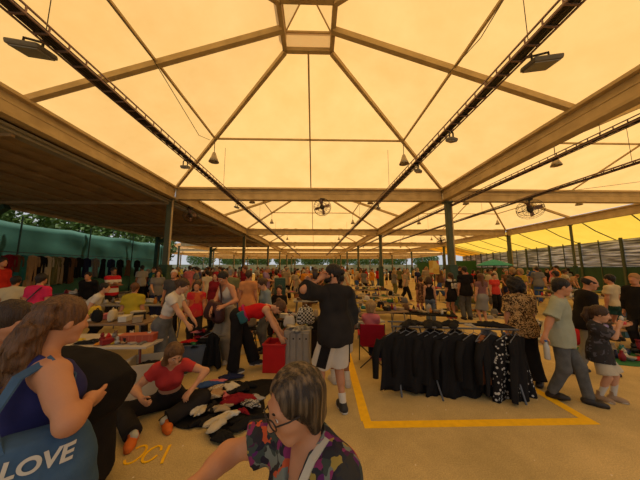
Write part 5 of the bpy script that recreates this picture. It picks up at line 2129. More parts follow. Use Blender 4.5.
_bag.materials.append(pm('black'))
_hand = bmesh_mesh('bag_handle', lambda bm: tube(bm, [(-0.1, 0, 0.24), (-0.08, 0, 0.36), (0, 0, 0.42), (0.08, 0, 0.36), (0.1, 0, 0.24)], 0.012, 6), True)


def put(me, name, loc, rz, c, label, cat, group=None, scale=1.0, soft=False, matr=None):
    o = bpy.data.objects.new(name, me)
    COL.objects.link(o)
    o.location = loc
    o.rotation_euler = (0, 0, rz)
    o.scale = (scale, scale, scale)
    o.material_slots[0].link = 'OBJECT'
    o.material_slots[0].material = matr or (pm(c) if soft else hm(c))
    tag(o, label, cat, group)
    return o


def garment(loc, c, label, s=1.0, rz=None, group=None, v=None):
    k = RNG.randrange(8) if v is None else v
    o = put(HEAPS[k], 'crumpled_garment', loc, RNG.uniform(0, 6.28) if rz is None else rz, c, label, 'garment', group, s, True)
    o.scale = (s * 1.2, s * 0.8, s * 0.85)
    return o


def handbag(loc, rz, c, label, s=1.0, group=None):
    r = empty('handbag', loc, rz)
    r.scale = (s, s, s)
    tag(r, label, 'bag', group)
    for nm, me in (('bag_body', _bag), ('bag_handle', _hand)):
        o = bpy.data.objects.new(nm, me)
        COL.objects.link(o)
        o.parent = r
        KIDS.setdefault(r.name, []).append(o)
        set_mat(o, pm(c))
    return r


def open_box(name, loc, size, rz, m, label, cat, wall=0.012, rim=None, flaps=False):
    r = empty(name, loc, rz)
    tag(r, label, cat)
    w, d, h = size
    bm = bmesh.new()
    box(bm, (0, 0, wall / 2), (w, d, wall))
    for s in (-1, 1):
        box(bm, (s * (w - wall) / 2, 0, h / 2), (wall, d, h))
        box(bm, (0, s * (d - wall) / 2, h / 2), (w - 2 * wall, wall, h))
    obj('box_body', bm, m, r)
    if rim:
        bm = bmesh.new()
        for s in (-1, 1):
            box(bm, (s * w / 2, 0, h - 0.015), (0.03, d + 0.03, 0.03), bev=0.006)
            box(bm, (0, s * d / 2, h - 0.015), (w - 0.03, 0.03, 0.03), bev=0.006)
        obj('rim', bm, rim, r)
    if flaps:
        for s in (-1, 1):
            bm = bmesh.new()
            box(bm, (s * (w / 2 + 0.05), 0, h - 0.025), (0.13, d, 0.006), R=Matrix.Rotation(s * 0.5, 3, 'Y'))
            obj('flap', bm, m, r)
    return r


TABLE_LEG = mat('table_steel', (0.20, 0.19, 0.17), 0.4, metal=0.5)


def table(x, y, w, d, z, rz, topm, label, group='stall tables', legm=None, skirt=None):
    r = empty('folding_table', (x, y, 0), rz)
    tag(r, label, 'table', group)
    bm = bmesh.new()
    box(bm, (0, 0, z - 0.02), (w, d, 0.035), bev=0.008)
    obj('table_top', bm, topm, r)
    for sx in (-1, 1):
        for sy in (-1, 1):
            bm = bmesh.new()
            tube(bm, [(sx * (w / 2 - 0.12), sy * (d / 2 - 0.06), z - 0.035), (sx * (w / 2 - 0.06), sy * (d / 2 - 0.03), 0)], 0.016, 6)
            obj('leg', bm, legm or TABLE_LEG, r)
    if skirt:
        bm = bmesh.new()
        n = 40
        rows = [[bm.verts.new((-w / 2 + w * i / n, -d / 2 - 0.012 - 0.012 * math.sin(i * 1.3) * k, z - 0.004 - k * 0.3)) for i in range(n + 1)] for k in (0, 0.5, 1)]
        for a, b in zip(rows, rows[1:]):
            for i in range(n):
                bm.faces.new((a[i], a[i + 1], b[i + 1], b[i]))
        o = obj('cloth_drop', bm, skirt, r, True)
        o.modifiers.new('thick', 'SOLIDIFY').thickness = 0.004
    return r


KINDS = [('folded_garment', 'folded garment', 'garment', True), ('heap', 'crumpled garment', 'garment', True), ('shoe', 'shoe', 'shoe', False), ('bowl', 'bowl', 'bowl', False),
         ('jar', 'jar', 'jar', False), ('book', 'book', 'book', False), ('carton', 'small carton', 'box', False), ('toy', 'toy figure', 'toy', False), ('vase', 'vase', 'vase', False), ('bag', 'handbag', 'bag', True)]
COLS = list(PAL) + ['black', 'white', 'cream', 'brown', 'navy', 'grey', 'beige', 'pale grey'] * 3


def spread(x, y, w, d, z, rz, n, where, kinds=None, cols=None, seed=0, sc=1.0):
    """many different goods laid out on one stall"""
    rg = random.Random(seed)
    pts = []
    tries = 0
    while len(pts) < n and tries < 4000:
        tries += 1
        u, v = rg.uniform(-w / 2 + 0.12, w / 2 - 0.12), rg.uniform(-d / 2 + 0.1, d / 2 - 0.1)
        kd = rg.choice(kinds or STALL)
        big = {'heap': 0.13, 'folded_garment': 0.15, 'bag': 0.12, 'shoe': 0.12, 'book': 0.11, 'carton': 0.10}.get(kd[0], 0.075) * sc
        if all((u - a) ** 2 + (v - b) ** 2 > ((big + c) * 0.92) ** 2 for a, b, c, _ in pts):
            pts.append((u, v, big, kd))
    c, s = math.cos(rz), math.sin(rz)
    seen = {}
    for (u, v, _, kd) in pts:
        col = rg.choice(cols or COLS)
        loc = (x + c * u - s * v, y + s * u + c * v, z)
        lab = '%s %s on %s' % (col, kd[1], where)
        if lab in USED:                       # try another colour before sharing a label
            for cc in rg.sample(cols or list(PAL), len(cols or list(PAL))):
                if '%s %s on %s' % (cc, kd[1], where) not in USED:
                    col, lab = cc, '%s %s on %s' % (cc, kd[1], where)
                    break
        g = 'goods on ' + where
        if kd[0] == 'heap':
            garment(loc, col, lab, rg.uniform(0.5, 0.75) * sc, group=g)
        elif kd[0] == 'bag':
            handbag(loc, rg.uniform(0, 6.28), col, lab, 0.62 * sc, g)
        else:
            put(MESH[kd[0]], kd[0], loc, rg.uniform(0, 6.28), col, lab, kd[2], g, (rg.uniform(0.85, 1.15) if kd[0] != 'shoe' else 1.0) * sc, kd[3])


def kinds(*n):
    return [k for k in KINDS if k[0] in n]


CLOTHES = kinds('heap', 'folded_garment')
STALL = kinds('heap', 'heap', 'folded_garment', 'shoe', 'bag', 'carton', 'book', 'toy', 'bowl') + kinds('heap', 'folded_garment', 'shoe') + kinds('heap', 'jar')
TRINK = kinds('bowl', 'jar', 'carton', 'toy', 'vase', 'book')

# --- black sheet with a clothes pile in front of the sitting woman
def sheet(name, corners, m, label, n=22, seed=1, amp=0.025, z0=0.0):
    bm = bmesh.new()
    A, B, C, D = [Vector((*c, 0)) for c in corners]
    g = []
    for j in range(n + 1):
        row = []
        for i in range(n + 1):
            u, v = i / n, j / n
            p = (A * (1 - u) + B * u) * (1 - v) + (D * (1 - u) + C * u) * v
            e = Vector((mnoise.noise(p * 3.1 + Vector((seed, 0, 0))), mnoise.noise(p * 3.1 + Vector((0, seed, 5))), 0))
            ed = max(abs(u - 0.5), abs(v - 0.5)) * 2
            p = p + e * 0.10 * ed ** 3
            z = z0 + 0.006 + amp * abs(mnoise.noise(p * 7 + Vector((0, 0, seed)))) + amp * 0.7 * max(0, mnoise.noise(p * 15))
            row.append(bm.verts.new((p.x, p.y, z)))
        g.append(row)
    for j in range(n):
        for i in range(n):
            bm.faces.new((g[j][i], g[j][i + 1], g[j + 1][i + 1], g[j + 1][i]))
    o = obj(name, bm, m, smooth=True)
    s = o.modifiers.new('thick', 'SOLIDIFY')
    s.thickness = 0.006
    s.offset = -1
    tag(o, label, 'sheet')
    return o


sheet('ground_sheet', [(-1.78, 2.95), (-0.62, 2.72), (-0.62, 3.95), (-1.66, 3.85)], pm('black'), 'rumpled black sheet on the ground under the clothes pile')
PILE = [((196, 414), 'white', 'white garment at the left end of the clothes pile', 0.62), ((219, 431), 'cream', 'long cream garment hanging off the front of the pile', 0.70), ((212, 402), 'tan', 'tan patterned scarf in the middle of the clothes pile', 0.62),
        ((236, 407), 'dark red', 'dark red garment on the right of the clothes pile', 0.80), ((206, 391), 'blue', 'greyish blue garment near the sitting hand', 0.55), ((231, 393), 'white', 'white garment at the back of the clothes pile', 0.55),
        ((221, 416), 'beige', 'pale beige sleeve across the clothes pile', 0.5), ((254, 405), 'pale grey', 'pale grey mesh garment at the right end of the pile', 0.5),
        ((215, 388), 'pink', 'pale pink garment at the back edge of the pile', 0.45),
        ((245, 388), 'black', 'black garment heaped at the far right of the sheet', 0.95), ((248, 425), 'black', 'black garment heaped at the near right of the sheet', 1.0), ((228, 380), 'navy', 'dark navy garment at the far edge of the sheet', 0.9),
        ((222, 440), 'black', 'black garment at the near edge of the sheet', 0.8), ((191, 398), 'black', 'black garment beside the sitting woman', 0.7), ((205, 424), 'black', 'black garment under the cream one', 0.75)]
for i, ((px, py), c, lb, s) in enumerate(PILE):
    p = ground(px, py)
    zz = 0.03 + (0.0 if c in ('black', 'navy') else 0.05)
    garment((p.x, p.y, zz), c, lb, s * (1.0 if c in ('black', 'navy') else 1.35), v=i % 8)
SCARF = multi_mat('scarf_print', [(0.45, 0.33, 0.18), (0.52, 0.44, 0.30), (0.20, 0.12, 0.06), (0.50, 0.40, 0.28)], 34)
DOTS = multi_mat('mono_print', [(0.5, 0.46, 0.38), (0.03, 0.03, 0.03), (0.30, 0.28, 0.25), (0.05, 0.05, 0.05)], 40)
for i, (px, py, m, lb, s) in enumerate([(207, 405, SCARF, 'tan printed scarf bunched on the clothes pile', 0.6), (216, 395, SCARF, 'second tan printed scarf, at the back of the clothes pile', 0.5), (200, 420, pm('cream'), 'small cream garment at the front left of the clothes pile', 0.45),
                                        (226, 404, pm('pink'), 'pale pink garment in the middle of the clothes pile', 0.42), (250, 412, DOTS, 'black and white printed garment at the right of the clothes pile', 0.6), (228, 424, pm('white'), 'white sleeve at the front of the clothes pile', 0.5),
                                        (239, 397, pm('black'), 'black garment in front of the navy one on the sheet', 0.6), (211, 415, pm('black'), 'black garment between the white and the cream ones', 0.5), (243, 420, pm('dark red'), 'small wine garment beside the black heap on the sheet', 0.4)]):
    p = ground(px, py)
    put(HEAPS[(i * 3 + 1) % 8], 'crumpled_garment', (p.x, p.y, 0.09), 0.7 * i, 'black', lb, 'garment', None, s, True, m).scale = (s * 1.3, s * 0.75, s * 1.1)
# --- grey clothes bin with a mixed pile
b = ground(192, 372)
open_box('storage_bin', (b.x, b.y + 0.18, 0), (0.48, 0.36, 0.44), 0.25, mat('slate_plastic', (0.10, 0.125, 0.16), 0.5), 'slate grey bin of clothes in front of the white t-shirt woman', 'bin', rim=mat('slate_plastic_rim', (0.09, 0.11, 0.14), 0.5))
for i, (dx, dy, dz, c, s, lb) in enumerate([(-0.02, 0, 0.40, 'black', 1.1, 'black garment filling the slate bin'), (-0.11, -0.06, 0.46, 'red', 0.7, 'red printed garment on the slate bin, left side'), (0.12, -0.04, 0.46, 'black', 0.8, 'black garment slumped over the right of the slate bin'),
                                            (0.02, 0.06, 0.51, 'dark red', 0.75, 'wine red garment high on the slate bin'), (-0.03, -0.14, 0.45, 'green', 0.45, 'green garment at the front of the slate bin'), (0.06, 0.08, 0.55, 'black', 0.8, 'black garment over the wine red one on the slate bin'),
                                            (-0.05, 0.05, 0.59, 'pink', 0.5, 'pink garment near the top of the slate bin pile'), (0.03, 0.03, 0.62, 'dark red', 0.55, 'wine red garment topping the slate bin pile'), (0.0, 0.0, 0.66, 'black', 0.5, 'black garment in the hands of the white t-shirt woman')]):
    garment((b.x + dx, b.y + 0.18 + dy, dz), c, lb, s, v=(i + 2) % 8)
# --- white carton with a black garment
w = at(141, 362, 3.45)
open_box('carton', (w.x, w.y + 0.12, 0), (0.40, 0.46, w.z), 0.35, mat('white_card', (0.55, 0.47, 0.34), 0.8), 'open pale carton holding a black garment behind the sitting woman', 'box', flaps=True)
garment((w.x, w.y + 0.12, w.z - 0.08), 'black', 'black garment stuffed in the open pale carton', 0.75, v=3)

# --- left tables
DRED = mat('trestle_red', (0.16, 0.035, 0.025), 0.5)
table(-3.33, 3.86, 1.95, 0.70, 0.66, 0.0, mat('table_white', (0.50, 0.43, 0.34), 0.6), 'low pale table of trinkets behind the bending person in black', legm=DRED)
table(-4.2, 5.0, 2.0, 0.8, 0.72, 0.05, mat('table_brown', (0.22, 0.14, 0.08), 0.7), 'brown table of folded fabrics behind the pale trinket table')
table(-4.9, 6.9, 2.0, 0.75, 0.78, 0.0, mat('table_grey', (0.33, 0.30, 0.26), 0.6), 'grey table of goods in front of the left column')
table(-7.6, 6.2, 2.2, 0.9, 0.74, 0.2, mat('table_cream', (0.46, 0.40, 0.30), 0.6), 'cream table between the pink t-shirt and the tarp wall')
table(-8.9, 9.7, 2.4, 0.9, 0.76, 0.1, mat('table_dark', (0.08, 0.06, 0.05), 0.6), 'dark table of bags under the low canopy')
cr = empty('long_crate', at(139, 331, 3.75), 0.16)
tag(cr, 'long brick red crate on the pale trinket table', 'box')
cr.location.z = 0.66
bm = bmesh.new()
box(bm, (0, 0, 0.055), (0.46, 0.16, 0.11), bev=0.008)
obj('crate_body', bm, mat('brick_red', (0.40, 0.075, 0.035), 0.6), cr)
bm = bmesh.new()
for k in range(5):
    box(bm, (-0.18 + 0.09 * k, -0.078, 0.055), (0.012, 0.014, 0.1))
box(bm, (0, 0, 0.105), (0.47, 0.17, 0.015), bev=0.004)
obj('slats', bm, mat('brick_red_trim', (0.46, 0.12, 0.06), 0.6), cr)


def onpx(px, py, z):
    return ground(px, py, z)


for (px, py), c, lb, s in [((92, 342), 'black', 'black cloth heaped on the pale trinket table', 0.75), ((88, 349), 'orange', 'orange cloth along the front of the pale table', 0.6), ((103, 347), 'mustard', 'mustard cloth at the front of the pale table', 0.42),
                           ((77, 340), 'yellow', 'lime yellow cloth at the left of the pale table', 0.5)]:
    p = onpx(px, py, 0.67)
    garment((min(max(p.x, -4.05), -2.45), min(max(p.y, 3.66), 4.05), 0.665), c, lb, s)
spread(-2.85, 3.74, 0.96, 0.46, 0.665, 0, 40, 'the pale trinket table', kinds('bowl', 'carton', 'toy', 'book', 'heap'), ['white', 'brown', 'dark red', 'cream', 'black', 'pale grey', 'red', 'tan', 'beige', 'grey'], 11, 0.6)
spread(-4.2, 5.0, 1.9, 0.75, 0.724, 0.05, 28, 'the brown fabric table', CLOTHES + kinds('carton', 'bag'), ['yellow', 'cream', 'white', 'beige', 'orange', 'brown', 'black', 'pink'], 12)
spread(-4.9, 6.9, 1.9, 0.7, 0.784, 0, 28, 'the grey table by the left column', None, None, 13)
spread(-7.6, 6.2, 2.0, 0.8, 0.744, 0.2, 26, 'the cream table near the tarp wall', None, None, 14)
spread(-8.9, 9.7, 2.3, 0.85, 0.764, 0.1, 16, 'the dark table under the canopy', kinds('bag', 'shoe', 'carton', 'toy'), ['black', 'brown', 'navy', 'dark red', 'pink', 'white'], 15)


# --- hung clothes
def hung_mesh(w, L, kind, seed):
    rg = random.Random(seed)
    ph = rg.uniform(0, 6)
    nu, nv = 18, 22
    bm = bmesh.new()
    F, B = [], []
    for j in range(nv + 1):
        v = j / nv
        z = -v * L
        if kind == 'trousers':
            hw = w * (0.40 + 0.05 * v)
        elif kind == 'dress':
            hw = w * (0.36 + 0.26 * v) if v > 0.25 else w * (0.46 - 0.4 * v)
        else:
            hw = w * (0.5 - 0.06 * math.sin(v * 3.1))
        f, b = [], []
        for i in range(nu + 1):
            u = i / nu * 2 - 1
            zz = z - (0.09 * abs(u) ** 1.3 if v < 0.12 else 0.09 * abs(u) ** 1.3 * max(0, 1 - (v - 0.12) * 1.5))
            zz -= 0.03 * v * math.sin(u * 4 + ph)
            wav = (0.012 + 0.03 * v) * math.sin(u * 7 + ph + 1.5 * v) + 0.012 * math.sin(u * 15 + ph * 2)
            th = 0.035 * (1 - u * u) ** 0.5 + 0.002
            f.append(bm.verts.new((u * hw, wav - th, zz)))
            b.append(bm.verts.new((u * hw, wav * 0.8 + th, zz)))
        F.append(f)
        B.append(b)
    for j in range(nv):
        for i in range(nu):
            bm.faces.new((F[j][i], F[j + 1][i], F[j + 1][i + 1], F[j][i + 1]))
            bm.faces.new((B[j][i], B[j][i + 1], B[j + 1][i + 1], B[j + 1][i]))
        bm.faces.new((F[j][0], B[j][0], B[j + 1][0], F[j + 1][0]))
        bm.faces.new((F[j][nu], F[j + 1][nu], B[j + 1][nu], B[j][nu]))
    for i in range(nu):
        bm.faces.new((F[0][i], F[0][i + 1], B[0][i + 1], B[0][i]))
        bm.faces.new((F[nv][i], B[nv][i], B[nv][i + 1], F[nv][i + 1]))
    if kind in ('shirt', 'coat'):
        for s in (-1, 1):
            tube(bm, [(s * w * 0.46, 0, -0.08), (s * w * 0.58, 0.01, -0.28), (s * w * 0.60, 0.0, -min(0.58, L * 0.8))], [0.055, 0.05, 0.04], 8)
    me = bpy.data.meshes.new('garment')
    bm.to_mesh(me)
    bm.free()
    me.polygons.foreach_set('use_smooth', [True] * len(me.polygons))
    me.materials.append(pm('black'))
    return me


HANG = {}
_hook = bmesh_mesh('hanger', lambda bm: (tube(bm, [(-0.2, 0, -0.07), (0, 0, 0.02), (0.2, 0, -0.07), (-0.2, 0, -0.07)], 0.006, 6),
                                         tube(bm, [(0, 0, 0.02), (0, 0, 0.06), (0.018, 0, 0.085), (0.03, 0, 0.065)], 0.0035, 5)), True)


def hang(loc, rz, w, L, kind, seed, m, label, group=None):
    key = (w, L, kind, seed)
    if key not in HANG:
        HANG[key] = hung_mesh(w, L, kind, seed)
    r = empty('hung_garment', loc, rz)
    tag(r, label, 'garment', group)
    o = bpy.data.objects.new('cloth', HANG[key])
    COL.objects.link(o)
    o.parent = r
    o.location = (0, 0, -0.085)
    set_mat(o, m)
    h = bpy.data.objects.new('hanger', _hook)
    COL.objects.link(h)
    h.parent = r
    h.location = (0, 0, -0.075)
    set_mat(h, mat('hanger_plastic', (0.20, 0.19, 0.18), 0.4))
    KIDS[r.name] = [o, h]
    return r


# low double rack of black clothes
RK = Vector((2.01, 3.60, 0))
ra = math.atan2(-0.14, 1.0)
rk = empty('clothes_rack', RK, ra)
tag(rk, 'low grey clothes rack loaded with black clothes inside the yellow lines', 'clothes rack')
RM = mat('rack_steel', (0.12, 0.115, 0.11), 0.35, metal=0.6)
for sy in (-0.16, 0.16):
    bm = bmesh.new()
    tube(bm, [(-0.86, sy, 0.90), (0.86, sy, 0.90)], 0.014, 8)
    obj('rail', bm, RM, rk)
for sx in (-0.80, 0.80):
    for sy in (-1, 1):
        bm = bmesh.new()
        tube(bm, [(sx, -sy * 0.16, 0.90), (sx * 0.97, sy * 0.30, 0.0)], 0.013, 8)
        obj('leg', bm, RM, rk)
bm = bmesh.new()
tube(bm, [(-0.4, 0.16, 0.9), (-0.25, -0.33, 0.0)], 0.012, 8)
obj('brace', bm, RM, rk)
bm = bmesh.new()
tube(bm, [(-0.78, 0, 0.12), (0.78, 0, 0.12)], 0.010, 8)
obj('stretcher', bm, RM, rk)
FLORB = mat('black_white_flowers', (0.014, 0.013, 0.013), 0.9, col2=(0.55, 0.52, 0.46), pattern='spots', scale=21, contrast=0.02, spec=0.1)
_r = [n for n in FLORB.node_tree.nodes if n.type == 'VALTORGB'][0]
_r.color_ramp.elements[0].position, _r.color_ramp.elements[1].position = 0.30, 0.33
RACK = [(-0.80, -0.10, 0.5, 0.72, 'coat', 'black', 'black coat at the left end of the low rack', 0.6), (-0.66, -0.2, 0.46, 0.78, 'dress', 'black', 'black dress second from the left on the low rack', 0.35), (-0.53, -0.12, 0.46, 0.74, 'shirt', 'black', 'black blouse third from the left on the low rack', 0.3),
        (-0.38, -0.2, 0.44, 0.80, 'dress', 'black', 'black pleated skirt dress fourth from the left on the low rack', 0.25), (-0.26, -0.12, 0.44, 0.70, 'shirt', 'black', 'plain black shirt fifth from the left on the low rack', 0.3), (-0.12, -0.2, 0.46, 0.82, 'dress', 'black', 'black dress left of the middle of the low rack', 0.2),
        (0.02, -0.14, 0.46, 0.76, 'coat', 'black', 'black cardigan at the middle of the low rack', 0.35), (0.14, -0.2, 0.46, 0.84, 'dress', 'black', 'long black dress right of the middle of the low rack', 0.25), (0.27, -0.16, 0.42, 0.72, 'shirt', 'black', 'black top beside the gap in the low rack', 0.5),
        (0.37, -0.02, 0.26, 0.62, 'trousers', 'orange', 'narrow rust orange garment showing in the gap of the low rack', 0.9), (0.50, -0.18, 0.46, 0.74, 'shirt', 'black', 'black blouse right of the gap in the low rack', 0.7),
        (0.72, -0.22, 0.46, 0.84, 'dress', 'floral', 'black dress with white flowers at the right end of the low rack', 0.35), (0.82, -0.14, 0.44, 0.80, 'dress', 'black', 'black dress behind the flowered one on the low rack', 0.8),
        (-0.60, 0.16, 0.44, 0.74, 'shirt', 'black', 'black shirt on the rear rail, left end', 0.8), (-0.2, 0.16, 0.44, 0.74, 'coat', 'black', 'black jacket on the rear rail, left of the middle', 0.7), (0.15, 0.16, 0.44, 0.74, 'dress', 'black', 'black dress on the rear rail at the middle', 0.8),
        (0.6, 0.16, 0.44, 0.74, 'shirt', 'grey', 'dark grey garment on the rear rail, right end', 0.8)]
for i, (u, v, w, L, kd, c, lb, a) in enumerate(RACK):
    p = RK + Matrix.Rotation(ra, 3, 'Z') @ Vector((u, -0.16 if v < 0 else 0.16, 0.905))
    hang(p, ra + a * 0.8, w * (1.22 if v < 0 and kd != 'trousers' else 1), L, kd, i, FLORB if c == 'floral' else (mat('rust_orange', (0.26, 0.09, 0.03), 0.9) if c == 'orange' else pm(c)), lb, 'clothes on the low rack')
for i, (u, c, lb) in enumerate([(0.05, 'black', 'black garment thrown over the middle of the low rack'), (-0.55, 'black', 'black garment thrown over the left of the low rack'), (-0.25, 'black', 'black garment thrown over the low rack left of its middle'), (0.62, 'black', 'black garment thrown over the right end of the low rack'), (0.3, 'pale grey', 'pale grey garment thrown over the right of the low rack')]):
    p = RK + Matrix.Rotation(ra, 3, 'Z') @ Vector((u, 0.0, 0.90))
    garment(p, c, lb, 1.15 if c == 'black' else 0.5)

# rail of clothes along the tarp wall on the left
bm = bmesh.new()
tube(bm, [(-14.15, 8.4, 2.5), (-14.15, 24, 2.5)], 0.02, 6)
tag(obj('hanging_rail', bm, RM), 'thin rail of hung clothes running along the teal tarp wall', 'rail')
for i, (px, c, L, kd, lb) in enumerate([(8, 'dark red', 0.75, 'shirt', 'dark red top hung on the tarp wall, far left'), (15, 'brown', 0.8, 'shirt', 'brown top hung on the tarp wall beside the dark red one'), (22, 'teal', 1.2, 'dress', 'teal dress hung on the tarp wall'),
                                        (31, 'tan', 1.7, 'coat', 'long tan coat hung on the tarp wall'), (39, 'black', 1.3, 'coat', 'black garment hung between the tan and the white coats'), (46, 'cream', 1.6, 'coat', 'cream coat hung on the tarp wall'),
                                        (53, 'olive', 1.5, 'coat', 'olive coat hung on the tarp wall'), (59, 'beige', 1.5, 'dress', 'beige dress hung on the tarp wall'), (64, 'black', 1.5, 'coat', 'black coat hung right of the beige dress'), (70, 'brown', 1.5, 'coat', 'brown coat at the right end of the tarp wall clothes'),
                                        (78, 'black', 1.2, 'shirt', 'black shirt hung farther along the tarp wall'), (86, 'navy', 1.2, 'coat', 'navy coat hung farther along the tarp wall'), (95, 'grey', 1.2, 'shirt', 'grey shirt hung farther along the tarp wall'), (103, 'black', 1.3, 'dress', 'black dress hung behind the striped t-shirt man'),
                                        (111, 'navy', 1.2, 'shirt', 'navy shirt hung behind the striped t-shirt man'), (120, 'black', 1.3, 'coat', 'black coat hung right of the striped t-shirt man'), (128, 'brown', 1.2, 'dress', 'dark brown dress hung near the far end of the tarp'), (137, 'black', 1.3, 'coat', 'black coat hung near the far end of the tarp')]):
    d = ray(px, 262)
    Y = -14.15 / d[0] * d[1]
    if Y > 23.8:
        continue
    hang(Vector((-14.12, Y, 2.47)), math.pi / 2 - 0.1, (0.52 if kd == 'coat' else 0.45) if i < 10 else 0.40, L, kd, 30 + i, pm(c), lb, 'clothes on the tarp wall')

b = ground(192, 372)
hang(Vector((b.x + 0.30, b.y + 0.05, 0.70)), 0.3, 0.26, 0.56, 'dress', 77, pm('black'), 'black garment trailing down the right side of the slate bin')
# --- red bin, grey case and the things on it
b = ground(270, 374)
open_box('storage_bin', (b.x + 0.07, b.y + 0.2, 0), (0.38, 0.36, 0.47), -0.1, mat('red_plastic', (0.50, 0.012, 0.012), 0.45), 'bright red bin in front of the bending woman', 'bin', rim=mat('red_plastic_rim', (0.55, 0.02, 0.018), 0.4))
garment((b.x + 0.07, b.y + 0.2, 0.40), 'red', 'red garment inside the bright red bin', 0.62, v=1)
cs = ground(297, 372)
sc_ = empty('suitcase', (cs.x, cs.y + 0.12, 0), -0.08)
tag(sc_, 'upright grey ribbed hard case beside the red bin', 'suitcase')
CASE = mat('case_grey', (0.30, 0.275, 0.235), 0.5)
bm = bmesh.new()
box(bm, (0, 0, 0.36), (0.46, 0.26, 0.64), bev=0.03)
obj('shell', bm, CASE, sc_)
for k in range(4):
    bm = bmesh.new()
    box(bm, (-0.165 + 0.11 * k, -0.135, 0.36), (0.085, 0.03, 0.56), bev=0.012)
    obj('rib', bm, CASE, sc_)
    bm = bmesh.new()
    lathe(bm, [(0.014, 0), (0.016, 0.006), (0.0, 0.007)], n=10, M=Matrix.Rotation(math.pi / 2, 4, 'X'), c=(-0.165 + 0.11 * k, -0.151, 0.55))
    obj('stud', bm, DARK, sc_)
for sx in (-1, 1):
    for sy in (-1, 1):
        bm = bmesh.new()
        lathe(bm, [(0.0, -0.012), (0.025, -0.012), (0.025, 0.012), (0, 0.012)], n=12, M=Matrix.Rotation(math.pi / 2, 4, 'Y'), c=(sx * 0.18, sy * 0.09, 0.025))
        obj('wheel', bm, DARK, sc_)
bm = bmesh.new()
tube(bm, [(0.1, 0.1, 0.67), (0.1, 0.1, 0.80), (-0.1, 0.1, 0.80), (-0.1, 0.1, 0.67)], 0.012, 6)
obj('handle', bm, DARK, sc_)
PLAID = mat('grey_plaid', (0.30, 0.29, 0.27), 0.9, col2=(0.14, 0.135, 0.13), pattern='check', scale=16)
CHK = mat('black_white_check', (0.50, 0.48, 0.43), 0.8, col2=(0.02, 0.02, 0.02), pattern='check', scale=26)
put(HEAPS[2], 'crumpled_garment', (cs.x + 0.03, cs.y + 0.06, 0.68), 0.4, 'grey', 'grey plaid garment on top of the ribbed case', 'garment', None, 0.95, True, PLAID)
hb = handbag((cs.x + 0.13, cs.y + 0.18, 0.735), 0.3, 'white', 'black and white checked bag on top of the ribbed case', 0.85)
for o in KIDS[hb.name]:
    set_mat(o, CHK)
garment((cs.x - 0.12, cs.y + 0.05, 0.735), 'cream', 'cream garment on the left of the ribbed case', 0.55, v=4)
hb = handbag((cs.x - 0.16, cs.y + 0.16, 0.70), -0.2, 'white', 'small white bag with dark trim behind the cream garment', 0.55)
dl = ground(318, 366)
lg = empty('luggage', (dl.x, dl.y + 0.35, 0), 0.1)
tag(lg, 'dark upright suitcase partly hidden by the tall man in black', 'suitcase')
bm = bmesh.new()
box(bm, (0, 0, 0.40), (0.40, 0.24, 0.72), bev=0.04)
obj('shell', bm, pm('black'), lg)
bm = bmesh.new()
box(bm, (0, -0.13, 0.36), (0.30, 0.03, 0.42), bev=0.012)
obj('pocket', bm, BLK2, lg)
for sx in (-1, 1):
    bm = bmesh.new()
    lathe(bm, [(0.0, -0.015), (0.035, -0.015), (0.035, 0.015), (0, 0.015)], n=12, M=Matrix.Rotation(math.pi / 2, 4, 'Y'), c=(sx * 0.16, 0.05, 0.035))
    obj('wheel', bm, DARK, lg)
# pale bags and folding stool by the tank top woman
st = ground(240, 360)
stl = empty('folding_chair', (st.x - 0.05, st.y + 0.55, 0), 0.5)
tag(stl, 'dark folding stool under a beige bag, behind the woman in red', 'chair')
for s in (-1, 1):
    bm = bmesh.new()
    tube(bm, [(s * 0.2, -0.2, 0.0), (s * 0.2, 0.2, 0.45)], 0.013, 6)
    tube(bm, [(s * 0.18, 0.2, 0.0), (s * 0.18, -0.2, 0.45)], 0.013, 6)
    obj('leg', bm, DARK, stl)
bm = bmesh.new()
box(bm, (0, 0, 0.45), (0.42, 0.42, 0.02), bev=0.005)
obj('seat', bm, pm('black'), stl)
handbag((st.x - 0.05, st.y + 0.55, 0.46), 0.4, 'beige', 'beige bag standing on the dark folding stool', 1.05)
for i, (px, py, c, lb) in enumerate([(222, 362, 'white', 'white crumpled cloth on the floor left of the woman in red'), (237, 357, 'cream', 'cream crumpled cloth on the floor behind the white one'), (229, 352, 'pale grey', 'pale grey cloth on the floor by the folding stool')]):
    p = ground(px, py)
    garment((p.x, p.y + 0.2, 0.0), c, lb, 0.9, v=i)
cb = at(280, 290, 7.2)
cab = empty('cabinet', (cb.x, cb.y, 0), 0.1)
tag(cab, 'tall dark green cabinet among the crowd left of the tall man in black', 'cabinet')
bm = bmesh.new()
box(bm, (0, 0, 0.74), (0.32, 0.32, 1.44), bev=0.015)
obj('cabinet_body', bm, GREENP, cab)
bm = bmesh.new()
box(bm, (0, -0.167, 0.74), (0.26, 0.02, 1.3), bev=0.006)
obj('door', bm, GREENP, cab)

